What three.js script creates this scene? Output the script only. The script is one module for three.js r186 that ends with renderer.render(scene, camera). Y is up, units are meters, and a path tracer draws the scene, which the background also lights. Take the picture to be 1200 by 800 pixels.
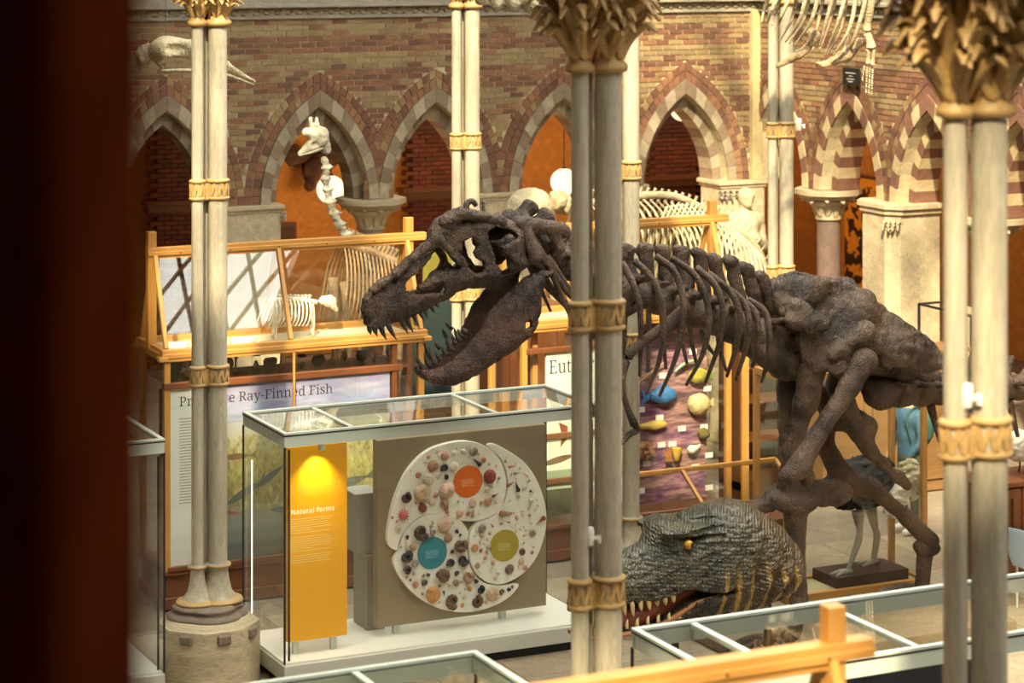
import * as THREE from 'three';
import { mergeGeometries, mergeVertices } from 'three/addons/utils/BufferGeometryUtils.js';
import { RoundedBoxGeometry } from 'three/addons/geometries/RoundedBoxGeometry.js';
import { RectAreaLightUniformsLib } from 'three/addons/lights/RectAreaLightUniformsLib.js';

// ------------------------------------------------------------------ camera, sky, sun, exposure
// World: x runs along the far wall, y up, -z towards the far wall. The camera stands in the first-floor gallery, 7 m above the court floor.
const scene = new THREE.Scene();
const renderer = new THREE.WebGLRenderer();
renderer.toneMapping = THREE.LinearToneMapping;
renderer.toneMappingExposure = 1.04;
renderer.shadowMap.enabled = true;
RectAreaLightUniformsLib.init();
const YAW = 25.8 * Math.PI / 180, S = Math.sin(YAW), C = Math.cos(YAW), FOC = 2833, EYE = 7, HOR = -80;   // focal length in pixels of the 1200 x 800 frame, horizon row
const camera = new THREE.PerspectiveCamera(2 * Math.atan(880 / FOC) * 180 / Math.PI, 1200 / 1760, 0.1, 120);
camera.setViewOffset(1200, 1760, 0, 960, 1200, 800);   // rising-front lens: the verticals stay vertical
camera.position.set(0, EYE, 0);
camera.lookAt(S * 10, EYE, -C * 10);
camera.focus = 23.5; camera.userData.fStop = 1.35;
scene.add(camera);
scene.background = new THREE.Color().setRGB(1.0, 0.97, 0.90);
scene.backgroundIntensity = 8.5;
const SUND = new THREE.Vector3(0.40, -0.66, -0.64).normalize();
const sun = new THREE.DirectionalLight(new THREE.Color().setRGB(1.0, 0.83, 0.57), 12);
sun.name = 'sun'; sun.position.set(12, 3, -22).addScaledVector(SUND, -60); sun.target.position.set(12, 3, -22);
sun.castShadow = true; sun.shadow.radius = 4; sun.shadow.mapSize.set(4096, 4096);
Object.assign(sun.shadow.camera, { left: -28, right: 28, top: 28, bottom: -28, near: 1, far: 120 });
scene.add(sun, sun.target);

// ------------------------------------------------------------------ helpers
const V = (x, y, z) => new THREE.Vector3(x, y, z);
const ray = (px, py) => { const u = (px - 600) / FOC; return V(S + C * u, -(py - HOR) / FOC, -C + S * u); };
const at = (px, py, D) => ray(px, py).multiplyScalar(D).add(camera.position);                 // at a distance along the lens axis
const atZ = (px, py, Z) => { const r = ray(px, py); return at(px, py, Z / -r.z); };           // on the plane z = -Z
const atX = (px, py, X) => { const r = ray(px, py); return at(px, py, X / r.x); };
const atY = (px, py, h) => { const r = ray(px, py); return at(px, py, (h - EYE) / r.y); };
const XZ = (px, Z) => atZ(px, 0, Z).x;                                                        // x of a picture column on the plane z = -Z
let seed = 12345;
const rnd = () => { seed = (seed + 0x6d2b79f5) | 0; let t = Math.imul(seed ^ (seed >>> 15), 1 | seed); t = (t + Math.imul(t ^ (t >>> 7), 61 | t)) ^ t; return ((t ^ (t >>> 14)) >>> 0) / 4294967296; };
const rr = (a, b) => a + (b - a) * rnd(), clamp = (x, a, b) => Math.min(b, Math.max(a, x)), mix = (a, b, t) => a + (b - a) * t;
const PERM = new Uint8Array(512); { const p = [...Array(256).keys()]; for (let i = 255; i > 0; i--) { const j = Math.floor(rnd() * (i + 1)); [p[i], p[j]] = [p[j], p[i]]; } for (let i = 0; i < 512; i++) PERM[i] = p[i & 255]; }
function n3(x, y, z) {   // smooth value noise, -1 .. 1
  const X = Math.floor(x), Y = Math.floor(y), Z = Math.floor(z); x -= X; y -= Y; z -= Z;
  const u = x * x * (3 - 2 * x), v = y * y * (3 - 2 * y), w = z * z * (3 - 2 * z), h = (i, j, k) => PERM[PERM[PERM[(X + i) & 255] + ((Y + j) & 255)] + ((Z + k) & 255)] / 127.5 - 1;
  return mix(mix(mix(h(0, 0, 0), h(1, 0, 0), u), mix(h(0, 1, 0), h(1, 1, 0), u), v), mix(mix(h(0, 0, 1), h(1, 0, 1), u), mix(h(0, 1, 1), h(1, 1, 1), u), v), w);
}
const fbm = (x, y, z, o = 3) => { let s = 0, a = 0.5; for (let i = 0; i < o; i++, a *= 0.5, x *= 2.03, y *= 2.03, z *= 2.03) s += a * n3(x, y, z); return s; };
const lin = (hex) => new THREE.Color(hex).toArray();                                          // sRGB hex to linear rgb
const taken = {};
const numbered = (n) => { const k = taken[n] = (taken[n] ?? -1) + 1; return k ? n + '_' + String(k).padStart(3, '0') : n; };
function info(o, label, category, group, kind) { if (label) o.userData.label = label; if (category) o.userData.category = category; if (group) o.userData.group = group; if (kind) o.userData.kind = kind; return o; }
function thing(name, label, category, pos = [0, 0, 0], group) { const g = new THREE.Group(); g.name = numbered(name); g.position.set(...(pos.isVector3 ? pos.toArray() : pos)); scene.add(g); return info(g, label, category, group); }
function part(name, geo, mat, parent = scene) {
  const m = new THREE.Mesh(Array.isArray(geo) ? merge(geo) : geo, mat); m.name = parent === scene ? numbered(name) : name; m.castShadow = m.receiveShadow = true; parent.add(m); return m;
}
const struct = (name, geo, mat) => info(part(name, geo, mat), null, null, null, 'structure');
function copyOf(root, pos, label, turn = 0, group) { const r = root.clone(); r.name = numbered(root.name.replace(/_\d{3}$/, '')); r.userData = { ...root.userData }; scene.add(r); if (pos) r.position.copy(pos.isVector3 ? pos : V(...pos)); r.rotation.y = turn; return info(r, label, null, group); }
function merge(list) {
  list = list.flat(9).filter(Boolean);
  const keep = ['position', 'normal', 'uv', 'color'], all = keep.filter((k) => list.every((g) => g.attributes[k]));
  return mergeGeometries(list.map((g) => { g = g.index ? g.toNonIndexed() : g.clone(); for (const k of Object.keys(g.attributes)) if (!all.includes(k)) g.deleteAttribute(k); g.morphAttributes = {}; return g; }));
}
// a mesh whose vertices are in world coordinates, hung under a group with its own base point
const local = (geo, g) => { geo.translate(-g.position.x, -g.position.y, -g.position.z); return geo; };

const fixUV = (g, s = 1) => {   // box-mapped uv in metres, u along the longest side
  g.computeBoundingBox(); const sz = g.boundingBox.getSize(V(0, 0, 0)).toArray(), p = g.attributes.position, n = g.attributes.normal, uv = new Float32Array(p.count * 2);
  const long = sz.indexOf(Math.max(...sz)), o = rnd() * 7;
  for (let i = 0; i < p.count; i++) {
    const N = [Math.abs(n.getX(i)), Math.abs(n.getY(i)), Math.abs(n.getZ(i))], ax = N.indexOf(Math.max(...N)), q = [p.getX(i), p.getY(i), p.getZ(i)];
    let a = ax === long ? (long + 1) % 3 : long, b = 3 - ax - a; if (ax === long) b = (long + 2) % 3;
    uv[i * 2] = (q[a] + o) * s; uv[i * 2 + 1] = (q[b] + o * 0.37) * s;
  }
  g.setAttribute('uv', new THREE.BufferAttribute(uv, 2)); return g;
};
const box = (w, h, d, x = 0, y = 0, z = 0) => fixUV(new THREE.BoxGeometry(w, h, d)).translate(x, y, z);
const rbox = (w, h, d, r = 0.01, x = 0, y = 0, z = 0) => fixUV(new RoundedBoxGeometry(w, h, d, 1, Math.min(r, w / 2.01, h / 2.01, d / 2.01))).translate(x, y, z);
const span = (x0, x1, y0, y1, z0, z1, r = 0) => { const a = [Math.abs(x1 - x0), Math.abs(y1 - y0), Math.abs(z1 - z0), (x0 + x1) / 2, (y0 + y1) / 2, (z0 + z1) / 2]; return r ? rbox(a[0], a[1], a[2], r, a[3], a[4], a[5]) : box(...a); };
function bar(a, b, w, h = w, r = 0) {   // a straight bar of section w x h from a to b, h measured upwards
  a = a.isVector3 ? a : V(...a); b = b.isVector3 ? b : V(...b);
  const L = a.distanceTo(b), g = r ? rbox(w, h, L, r) : box(w, h, L), m = new THREE.Matrix4().lookAt(b, a, Math.abs(b.y - a.y) > 0.999 * L ? V(0, 0, 1) : V(0, 1, 0));
  return g.applyMatrix4(m).translate((a.x + b.x) / 2, (a.y + b.y) / 2, (a.z + b.z) / 2);
}
const lathe = (pts, seg = 20, x = 0, y = 0, z = 0) => new THREE.LatheGeometry(pts.map((p) => new THREE.Vector2(...p)), seg).translate(x, y, z);
const cyl = (r0, r1, h, x, y, z, seg = 16) => new THREE.CylinderGeometry(r1, r0, h, seg).translate(x, y + h / 2, z);
const ball = (r, x, y, z, sx = 1, sy = 1, sz = 1, w = 16, h = 12) => new THREE.SphereGeometry(r, w, h).scale(sx, sy, sz).translate(x, y, z);
function sweep(pts, rad, o = {}) {   // tube along a smooth line; rad = list of radii or [ra, rb] pairs; ra lies along o.ref, rb across it
  pts = pts.map((p) => (p.isVector3 ? p : V(...p)));
  const { seg = pts.length * 4, n = 7, ref = V(0.13, 0.21, 0.97), straight = false } = o, curve = straight ? null : new THREE.CatmullRomCurve3(pts, false, 'centripetal');
  const pos = [], idx = [], T = V(0, 0, 0), B = V(0, 0, 0), N = V(0, 0, 0), R = (t) => { const s = t * (rad.length - 1), i = Math.min(Math.floor(s), rad.length - 2), a = [].concat(rad[i]), b = [].concat(rad[i + 1]), f = s - i; return [mix(a[0], b[0], f), mix(a[1] ?? a[0], b[1] ?? b[0], f)]; };
  const P = []; for (let i = 0; i <= seg; i++) P.push(curve ? curve.getPoint(i / seg) : pts[0].clone().lerp(pts[pts.length - 1], i / seg));
  for (let i = 0; i <= seg; i++) {
    T.subVectors(P[Math.min(i + 1, seg)], P[Math.max(i - 1, 0)]).normalize(); N.copy(ref).addScaledVector(T, -ref.dot(T)).normalize(); B.crossVectors(T, N);
    const [ra, rb] = R(i / seg);
    for (let k = 0; k < n; k++) { const a = k / n * 2 * Math.PI, c = Math.cos(a) * ra, s = Math.sin(a) * rb; pos.push(P[i].x + N.x * c + B.x * s, P[i].y + N.y * c + B.y * s, P[i].z + N.z * c + B.z * s); }
  }
  for (let i = 0; i < seg; i++) for (let k = 0; k < n; k++) { const a = i * n + k, b = i * n + (k + 1) % n, c = a + n, d = b + n; idx.push(a, b, c, b, d, c); }
  const c0 = pos.length / 3; pos.push(...P[0].toArray(), ...P[seg].toArray());
  for (let k = 0; k < n; k++) { idx.push(c0, (k + 1) % n, k, c0 + 1, seg * n + k, seg * n + (k + 1) % n); }
  const g = new THREE.BufferGeometry(); g.setAttribute('position', new THREE.Float32BufferAttribute(pos, 3)); g.setIndex(idx); g.computeVertexNormals(); return planar(g);
}
const planar = (g) => { const p = g.attributes.position, uv = new Float32Array(p.count * 2); for (let i = 0; i < p.count; i++) { uv[i * 2] = p.getX(i) + p.getZ(i) * 0.6; uv[i * 2 + 1] = p.getY(i) + p.getZ(i) * 0.3; } g.setAttribute('uv', new THREE.BufferAttribute(uv, 2)); return g; };
const paint = (g, f) => { const p = g.attributes.position, c = new Float32Array(p.count * 3); for (let i = 0; i < p.count; i++) c.set(f(p.getX(i), p.getY(i), p.getZ(i)), i * 3); g.setAttribute('color', new THREE.BufferAttribute(c, 3)); return g; };
const flatColor = (g, c) => paint(g, () => c);
const extrude = (pts, depth, bevel = 0, holes = []) => {
  const sh = new THREE.Shape(pts.map((p) => new THREE.Vector2(p[0], p[1]))); for (const h of holes) sh.holes.push(new THREE.Path(h.map((p) => new THREE.Vector2(p[0], p[1]))));
  return new THREE.ExtrudeGeometry(sh, { depth, bevelEnabled: bevel > 0, bevelSize: bevel, bevelThickness: bevel, bevelSegments: 2, curveSegments: 8 });
};
// ---- signed distances and a surface-nets mesher for bones, bodies and carving
const smin = (a, b, k) => { const h = clamp(0.5 + 0.5 * (b - a) / k, 0, 1); return mix(b, a, h) - k * h * (1 - h); };
const smax = (a, b, k) => -smin(-a, -b, k);
const cone = (a, b, r1, r2) => {
  a = a.isVector3 ? a.toArray() : a; b = b.isVector3 ? b.toArray() : b; const dx = b[0] - a[0], dy = b[1] - a[1], dz = b[2] - a[2], L = dx * dx + dy * dy + dz * dz + 1e-9;
  return (x, y, z) => { const px = x - a[0], py = y - a[1], pz = z - a[2], h = clamp((px * dx + py * dy + pz * dz) / L, 0, 1); return Math.hypot(px - dx * h, py - dy * h, pz - dz * h) - mix(r1, r2, h); };
};
const ell = (c, r) => { c = c.isVector3 ? c.toArray() : c; return (x, y, z) => { x = (x - c[0]) / r[0]; y = (y - c[1]) / r[1]; z = (z - c[2]) / r[2]; const k0 = Math.hypot(x, y, z), k1 = Math.hypot(x / r[0], y / r[1], z / r[2]); return k1 < 1e-6 ? -Math.min(...r) : k0 * (k0 - 1) / k1; }; };
const blend = (list, k) => (x, y, z) => { let d = list[0](x, y, z); for (let i = 1; i < list.length; i++) d = smin(d, list[i](x, y, z), k); return d; };
const poly2 = (pts) => (x, y) => {
  let d = 1e9, s = 1;
  for (let i = 0, j = pts.length - 1; i < pts.length; j = i++) {
    const [ax, ay] = pts[i], [bx, by] = pts[j], ex = bx - ax, ey = by - ay, wx = x - ax, wy = y - ay, h = clamp((wx * ex + wy * ey) / (ex * ex + ey * ey), 0, 1), qx = wx - ex * h, qy = wy - ey * h;
    d = Math.min(d, qx * qx + qy * qy);
    const c1 = y >= ay, c2 = y < by, c3 = ex * wy > ey * wx; if ((c1 && c2 && c3) || (!c1 && !c2 && !c3)) s = -s;
  }
  return s * Math.sqrt(d);
};
const rough = (f, amp, freq) => (x, y, z) => { const d = f(x, y, z); return Math.abs(d) > amp * 3 ? d : d + amp * fbm(x * freq, y * freq, z * freq, 3) * 1.6; };
const crag = (f, amp, freq) => (x, y, z) => { const d = f(x, y, z); if (Math.abs(d) > amp * 3) return d; const g = (q) => { const n = 1 - Math.abs(n3(x * q, y * q, z * q)); return n * n * n * n; }; return d + amp * (g(freq) * 0.9 + g(freq * 2.3) * 0.45 - 0.35) + amp * 0.5 * fbm(x * freq * 2, y * freq * 2, z * freq * 2, 3); };   // fossil bone: cracks and flaked ridges
function nets(f, lo, hi, c) {
  lo = lo.isVector3 ? lo.toArray() : lo; hi = hi.isVector3 ? hi.toArray() : hi;
  const n = [0, 1, 2].map((i) => Math.ceil((hi[i] - lo[i]) / c) + 2), [nx, ny, nz] = n, v = new Float32Array(nx * ny * nz), id = new Int32Array(nx * ny * nz).fill(-1), pos = [], idx = [];
  for (let k = 0; k < nz; k++) for (let j = 0; j < ny; j++) for (let i = 0; i < nx;) {
    const q = (k * ny + j) * nx + i, d = f(lo[0] + i * c, lo[1] + j * c, lo[2] + k * c), skip = Math.max(1, Math.floor(Math.abs(d) * 0.55 / c));
    for (let e = 0; e < skip && i + e < nx; e++) v[q + e] = d; i += skip;
  }
  const off = [0, 1, nx, nx + 1, nx * ny, nx * ny + 1, nx * ny + nx, nx * ny + nx + 1], E = [[0, 1], [2, 3], [4, 5], [6, 7], [0, 2], [1, 3], [4, 6], [5, 7], [0, 4], [1, 5], [2, 6], [3, 7]];
  for (let k = 0; k < nz - 1; k++) for (let j = 0; j < ny - 1; j++) for (let i = 0; i < nx - 1; i++) {
    const q = (k * ny + j) * nx + i; let m = 0; for (let b = 0; b < 8; b++) if (v[q + off[b]] < 0) m |= 1 << b;
    if (m === 0 || m === 255) continue;
    let sx = 0, sy = 0, sz = 0, cnt = 0;
    for (const [a, b] of E) { if ((m >> a & 1) === (m >> b & 1)) continue; const va = v[q + off[a]], vb = v[q + off[b]], t = va / (va - vb); sx += mix(a & 1, b & 1, t); sy += mix(a >> 1 & 1, b >> 1 & 1, t); sz += mix(a >> 2, b >> 2, t); cnt++; }
    id[q] = pos.length / 3; pos.push(lo[0] + (i + sx / cnt) * c, lo[1] + (j + sy / cnt) * c, lo[2] + (k + sz / cnt) * c);
  }
  const A = [1, nx, nx * ny];
  for (let k = 1; k < nz - 1; k++) for (let j = 1; j < ny - 1; j++) for (let i = 1; i < nx - 1; i++) {
    const q = (k * ny + j) * nx + i, s = v[q] < 0;
    for (let ax = 0; ax < 3; ax++) {
      if (s === v[q + A[ax]] < 0) continue;
      const u = A[(ax + 1) % 3], w = A[(ax + 2) % 3], a = id[q - u - w], b = id[q - w], cc = id[q], d = id[q - u];
      if (a < 0 || b < 0 || cc < 0 || d < 0) continue;
      if (s) idx.push(a, b, cc, a, cc, d); else idx.push(a, cc, b, a, d, cc);
    }
  }
  const g = new THREE.BufferGeometry(); g.setAttribute('position', new THREE.Float32BufferAttribute(pos, 3)); g.setIndex(idx); g.computeVertexNormals(); return planar(g);
}
// bounds of a list of points, grown by m
const bounds = (pts, m) => { const b = new THREE.Box3().setFromPoints(pts.map((p) => (p.isVector3 ? p : V(...p)))).expandByScalar(m); return [b.min, b.max]; };

// ------------------------------------------------------------------ procedural textures and materials
function tex(w, h, f, srgb = true) {
  const d = new Uint8Array(w * h * 4); for (let y = 0; y < h; y++) for (let x = 0; x < w; x++) { const c = f(x / w, y / h), i = (y * w + x) * 4; d[i] = clamp(c[0], 0, 255); d[i + 1] = clamp(c[1], 0, 255); d[i + 2] = clamp(c[2], 0, 255); d[i + 3] = 255; }
  const t = new THREE.DataTexture(d, w, h); t.magFilter = t.minFilter = THREE.LinearFilter; t.wrapS = t.wrapT = THREE.MirroredRepeatWrapping; if (srgb) t.colorSpace = THREE.SRGBColorSpace; t.needsUpdate = true; return t;
}
const grey = (f) => (u, v) => { const g = f(u, v); return [g, g, g]; };
const woodMap = tex(512, 256, (u, v) => { const g = n3(u * 5, v * 46 + 2 * n3(u * 3, v * 4, 7), 1) * 0.5 + n3(u * 12, v * 120, 3) * 0.35, k = 236 + 17 * g + 8 * n3(u * 3, v * 3, 9); return [k, k * 0.985, k * 0.95]; });
const stoneMap = tex(512, 512, (u, v) => { const k = 228 + 26 * fbm(u * 9, v * 9, 2, 4) + 18 * n3(u * 70, v * 70, 5) + (n3(u * 22, v * 22, 4) > 0.72 ? -14 : 0); return [k, k * 0.99, k * 0.97]; });
const fineBump = tex(512, 512, grey((u, v) => 128 + 60 * fbm(u * 14, v * 14, 1, 4) + 40 * n3(u * 90, v * 90, 2)), false);
const scaleBump = tex(512, 512, grey((u, v) => { let b = 9, b2 = 9; const X = u * 34, Y = v * 34; for (let i = -1; i < 2; i++) for (let j = -1; j < 2; j++) { const gx = Math.floor(X) + i, gy = Math.floor(Y) + j, d = Math.hypot(gx + 0.5 + 0.35 * n3(gx * 1.7, gy * 2.3, 1) - X, gy + 0.5 + 0.35 * n3(gx * 2.1, gy * 1.3, 5) - Y); if (d < b) { b2 = b; b = d; } else if (d < b2) b2 = d; } return 60 + 260 * clamp(b2 - b, 0, 0.6); }), false);
const rep = (t, x, y = x) => { const r = t.clone(); r.repeat.set(x, y); r.needsUpdate = true; return r; };
const mat = (color, o = {}) => new THREE.MeshPhysicalMaterial({ color: new THREE.Color(color), roughness: 0.7, ...o });
const MT = {
  wood: mat('#c8924a', { map: woodMap, roughness: 0.42, bumpMap: woodMap, bumpScale: 0.002 }),
  woodRed: mat('#764626', { map: woodMap, roughness: 0.45 }),
  woodDark: mat('#5d3a20', { map: woodMap, roughness: 0.5 }),
  glass: new THREE.MeshPhysicalMaterial({ color: new THREE.Color().setRGB(0.95, 0.975, 0.955), roughness: 0.0, transmission: 1, thickness: 0, ior: 1.5, side: THREE.DoubleSide }),
  stone: mat('#cdbd9c', { map: stoneMap, roughness: 0.85, bumpMap: fineBump, bumpScale: 0.004 }),
  stoneGrey: mat('#a79f8e', { map: stoneMap, roughness: 0.85, bumpMap: fineBump, bumpScale: 0.004 }),
  stoneDark: mat('#8a7a6a', { map: stoneMap, roughness: 0.8 }),
  mortar: mat('#d3c49e', { map: stoneMap, roughness: 0.95 }),
  iron: mat('#bfb6a0', { roughness: 0.5, bumpMap: rep(fineBump, 1.5), bumpScale: 0.0015, map: rep(stoneMap, 2) }),
  ironDark: mat('#5a4f44', { roughness: 0.6 }),
  gilt: mat('#c9a468', { roughness: 0.5, bumpMap: fineBump, bumpScale: 0.002, map: stoneMap }),
  alu: mat('#c3cabb', { roughness: 0.4, metalness: 0.1 }),
  black: mat('#141414', { roughness: 0.6 }),
  white: mat('#e8e3d6', { roughness: 0.5 }),
  bone: mat('#ffffff', { vertexColors: true, roughness: 0.6, bumpMap: rep(fineBump, 1.4), bumpScale: 0.03 }),
  vcol: mat('#ffffff', { vertexColors: true, roughness: 0.8 }),
  orange: mat('#c48a40', { map: stoneMap, roughness: 0.9 }),
};
const boneTone = (a, b, f = 5) => { a = lin(a); b = lin(b); return (x, y, z) => { const t = clamp(0.5 + 0.9 * fbm(x * f, y * f, z * f, 4) + 0.15 * n3(x * f * 9, y * f * 9, z * f * 9), 0, 1); return [mix(a[0], b[0], t), mix(a[1], b[1], t), mix(a[2], b[2], t)]; }; };
const canvas = (w, h, draw) => { const c = document.createElement('canvas'); c.width = w; c.height = h; draw(c.getContext('2d'), w, h); const t = new THREE.CanvasTexture(c); t.colorSpace = THREE.SRGBColorSpace; t.magFilter = THREE.LinearFilter; return t; };
const printed = (t, o = {}) => mat('#ffffff', { map: t, roughness: 0.7, ...o });

// ------------------------------------------------------------------ the building: court floor, arcades, galleries, glazed roof
const ZB = 33.5, XR = 20.6, IMP = 3.0, COR = 5.84, ROOF = 13;
// floor: a bed with stone slabs laid on it where the court shows between the cases
{
  const floor = struct('floor', box(44, 0.3, 48, 8, -0.17, -19), mat('#8f8270', { map: rep(stoneMap, 0.7), roughness: 0.7 }));
  const slabs = [0, 1, 2].map((k) => mat(['#a8977d', '#9f8d74', '#b09f86'][k], { map: rep(stoneMap, 0.8), roughness: 0.6 })), g = rbox(0.745, 0.025, 0.745, 0.006);
  for (let x = 6.6; x < 16.4; x += 0.75) for (let z = 15.5; z < 23.7; z += 0.75) { const s = part('paving_slab', g, slabs[Math.floor(rnd() * 3)], floor); s.position.set(x, -0.0125 + rr(-0.001, 0.0005), -z); }
}
// pointed-arch helper: points of half span a and rise r, from the right springing over the apex to the left one
const archPts = (a, r, n = 10) => { const R = (a * a + r * r) / (2 * a), cx = a - R, th = Math.atan2(r, -cx), p = []; for (let i = 0; i <= n; i++) { const t = th * i / n; p.push([cx + R * Math.cos(t), R * Math.sin(t)]); } return [...p, ...p.slice(0, -1).reverse().map(([x, y]) => [-x, y])]; };
const archHalf = (a, r, y) => { if (y < 0) return a; if (y > r) return -1; const R = (a * a + r * r) / (2 * a); return a - R + Math.sqrt(R * R - y * y); };
const A1 = [0.94, 1.66], A2 = [0.78, 1.42], A3 = [0.62, 1.2];       // outer ring, inner ring, opening: half span and rise
const wedge = (p, d0, d1) => { const g = extrude(p, d1 - d0, 0); g.translate(0, 0, -d1); return planar(g); };   // a flat outline from depth d0 to d1 behind the wall face (-z)
// wall along local x (face at z = 0, body behind at -z); arches at the given places
const brickTones = { red: ['#8a5f47', '#7c5540', '#93684d', '#845c48', '#74503f', '#97704f'], buff: ['#a28a62', '#9a825c', '#a99068', '#937c5a', '#a58c66'] };
const brickMats = Object.fromEntries(Object.entries(brickTones).map(([k, v]) => [k, v.map((c) => mat(c, { roughness: 0.9, map: rep(stoneMap, 1.5) }))]));
const toneOf = (course, r) => { const b = ((course % 13) + 13) % 13, red = [1, 1, 1, 0, 0, 0, 1, 1, 1, 1, 0, 0, 0][b]; return (red ? r < 0.86 : r < 0.12) ? 'red' : 'buff'; };
function arcade(wall, L0, L1, arches, keep, stripes) {   // L0..L1 along the wall; keep(x, y) > 0: how large this brick shows
  const T = 0.6, top = COR - 0.12, holes = arches.map((c) => archPts(A2[0], A2[1], 8).map(([x, y]) => [c + x, IMP + y]));
  // core with the outer-order openings cut through, closed down to the opening by the ring stones
  const outline = [[L0, IMP]]; for (const h of holes) outline.push(...h.slice().reverse().filter((p) => true)); outline.push([L1, IMP], [L1, top], [L0, top]);
  part('wall_core', wedge(outline, 0.012, T), MT.mortar, wall);
  // bricks, course by course
  const all = [], ch = 0.084, bl = 0.245, ring = 0.265, merged = [];
  for (let k = 0, y = IMP + 0.02; y + ch < top; k++, y += ch) {
    let blocks = arches.map((c) => { const h = archHalf(A1[0] + ring, A1[1] + ring, y + ch / 2 - IMP); return h > 0 ? [c - h, c + h] : null; }).filter(Boolean);
    for (let x = L0 - (k % 2) * bl / 2 + rr(0, 0.02); x < L1; x += bl) {
      let a = Math.max(x, L0), b = Math.min(x + bl - 0.018, L1), ok = b - a > 0.03;
      for (const [p, q] of blocks) { if (a >= p && b <= q) ok = false; else if (a < p && b > p) b = p; else if (a < q && b > q) a = q; }
      if (!ok || b - a < 0.035) continue;
      all.push([a, b, y, k, toneOf(k, rnd()), rnd()]);
    }
  }
  const ranked = all.map((r, i) => [keep((r[0] + r[1]) / 2, r[2]), i]).sort((p, q) => q[0] - p[0]), single = new Set(ranked.slice(0, stripes.single).filter((r) => r[0] > 0).map((r) => r[1]));
  const unit = new THREE.BoxGeometry(1, 1, 1);
  all.forEach(([a, b, y, k, tone, r], i) => {
    const d = 0.014 + 0.006 * r;
    if (single.has(i)) { const m = part('brick', unit, brickMats[tone][Math.floor(r * brickMats[tone].length)], wall); m.scale.set(b - a, ch - 0.017, 0.05); m.position.set((a + b) / 2, y + ch / 2, d - 0.025 - 0.012); }
    else merged.push(flatColor(box(b - a, ch - 0.017, 0.05, (a + b) / 2, y + ch / 2, d - 0.037), lin(brickTones[tone][Math.floor(r * brickTones[tone].length)])));
  });
  if (merged.length) info(part('brickwork', merge(merged), mat('#ffffff', { vertexColors: true, roughness: 0.9, map: rep(stoneMap, 1.5) }), wall), null, null, null, 'stuff');
  // ring stones: each voussoir a block of its own
  const tones = stripes.tones.map((c) => mat(c, { map: rep(stoneMap, 1.2), roughness: 0.85, bumpMap: fineBump, bumpScale: 0.003 })), brk = brickMats.red.concat(brickMats.buff.slice(0, 1));
  const ringOf = (c, a, b, n, d0, d1, name, mats, pick, gap = 0.003) => {
    const po = archPts(b[0], b[1], n * 2), pi = archPts(a[0], a[1], n * 2), N = po.length - 1, mid = N / 2;
    for (let s = 0; s < 2; s++) for (let k = 0; k < n; k++) {
      const i0 = s ? mid + k * (mid / n) : k * (mid / n), i1 = i0 + mid / n, seg = []; for (let i = i0; i <= i1; i++) seg.push(po[i]); for (let i = i1; i >= i0; i--) seg.push(pi[i]);
      const cx = seg.reduce((t, p) => t + p[0], 0) / seg.length, cy = seg.reduce((t, p) => t + p[1], 0) / seg.length;
      const shrunk = seg.map(([x, y]) => { const L = Math.hypot(x - cx, y - cy), f = 1 - gap / L; return [c + cx + (x - cx) * f, IMP + cy + (y - cy) * f]; });
      part(name, wedge(shrunk, d0 + rr(-0.004, 0.002), d1), mats[pick(s ? n - 1 - k : k, s)], wall);
    }
  };
  for (const c of arches) {
    if (!stripes.near(c)) continue;
    ringOf(c, A2, A1, 8, -0.03, 0.22, 'arch_stone', tones, (k) => (k % 2 ? 1 : 0) + (stripes.vary && rnd() < 0.35 ? 2 : 0));
    ringOf(c, A3, A2, 8, 0.2, T + 0.01, 'arch_stone', tones, (k) => (k % 2 ? 0 : 1) + (stripes.vary && rnd() < 0.35 ? 2 : 0));
    ringOf(c, A1, [A1[0] + 0.125, A1[1] + 0.135], 17, -0.012, 0.05, 'arch_brick', brk, () => Math.floor(rnd() * brk.length), 0.007);
    ringOf(c, [A1[0] + 0.13, A1[1] + 0.14], [A1[0] + 0.25, A1[1] + 0.265], 18, -0.01, 0.05, 'arch_brick', brk, () => Math.floor(rnd() * brk.length), 0.007);
  }
  // string course under the gallery, with a carved running leaf
  part('cornice', merge([span(L0, L1, COR - 0.12, COR - 0.08, -0.62, 0.05), span(L0, L1, COR - 0.08, COR + 0.04, -0.62, 0.03), span(L0, L1, COR + 0.04, COR + 0.1, -0.62, 0.14, 0.015), span(L0, L1, COR + 0.1, COR + 1.0, -0.5, -0.1)]), MT.stoneGrey, wall);
  const leaf = []; for (let x = L0 + 0.05, k = 0; x < L1; x += 0.085, k++) leaf.push(ball(0.04, x, COR - 0.02 + (k % 2 ? 0.022 : -0.02) + rr(-0.006, 0.006), 0.035, 1.25, 0.75, 0.7, 6, 5));
  info(part('carved_leaf_band', merge(leaf), mat('#9b8a66', { roughness: 0.9 }), wall), null, null, null, 'stuff');
}
const backArches = [8.3, 10.67, 13.03, 14.91, 17.08, 19.26];
const wallBack = info(new THREE.Group(), null, null, null, 'structure'); wallBack.name = 'wall_back'; wallBack.position.set(0, 0, -ZB); scene.add(wallBack);
arcade(wallBack, 5.5, XR, backArches, (x, y) => (y > 4.2 && x > 9.6 && x < 20.5 ? (x < 12 ? 1 : 2) + rnd() : 0), { single: 190, tones: ['#b3a68c', '#96836c', '#a69a80', '#8a7660'], vary: true, near: (c) => c > 9 });
const rightArches = [32.9, 30.85, 28.8, 26.72, 24.64, 22.5];
const wallRight = info(new THREE.Group(), null, null, null, 'structure'); wallRight.name = 'wall_right'; wallRight.position.set(XR, 0, 0); wallRight.rotation.y = -Math.PI / 2; scene.add(wallRight);
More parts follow.
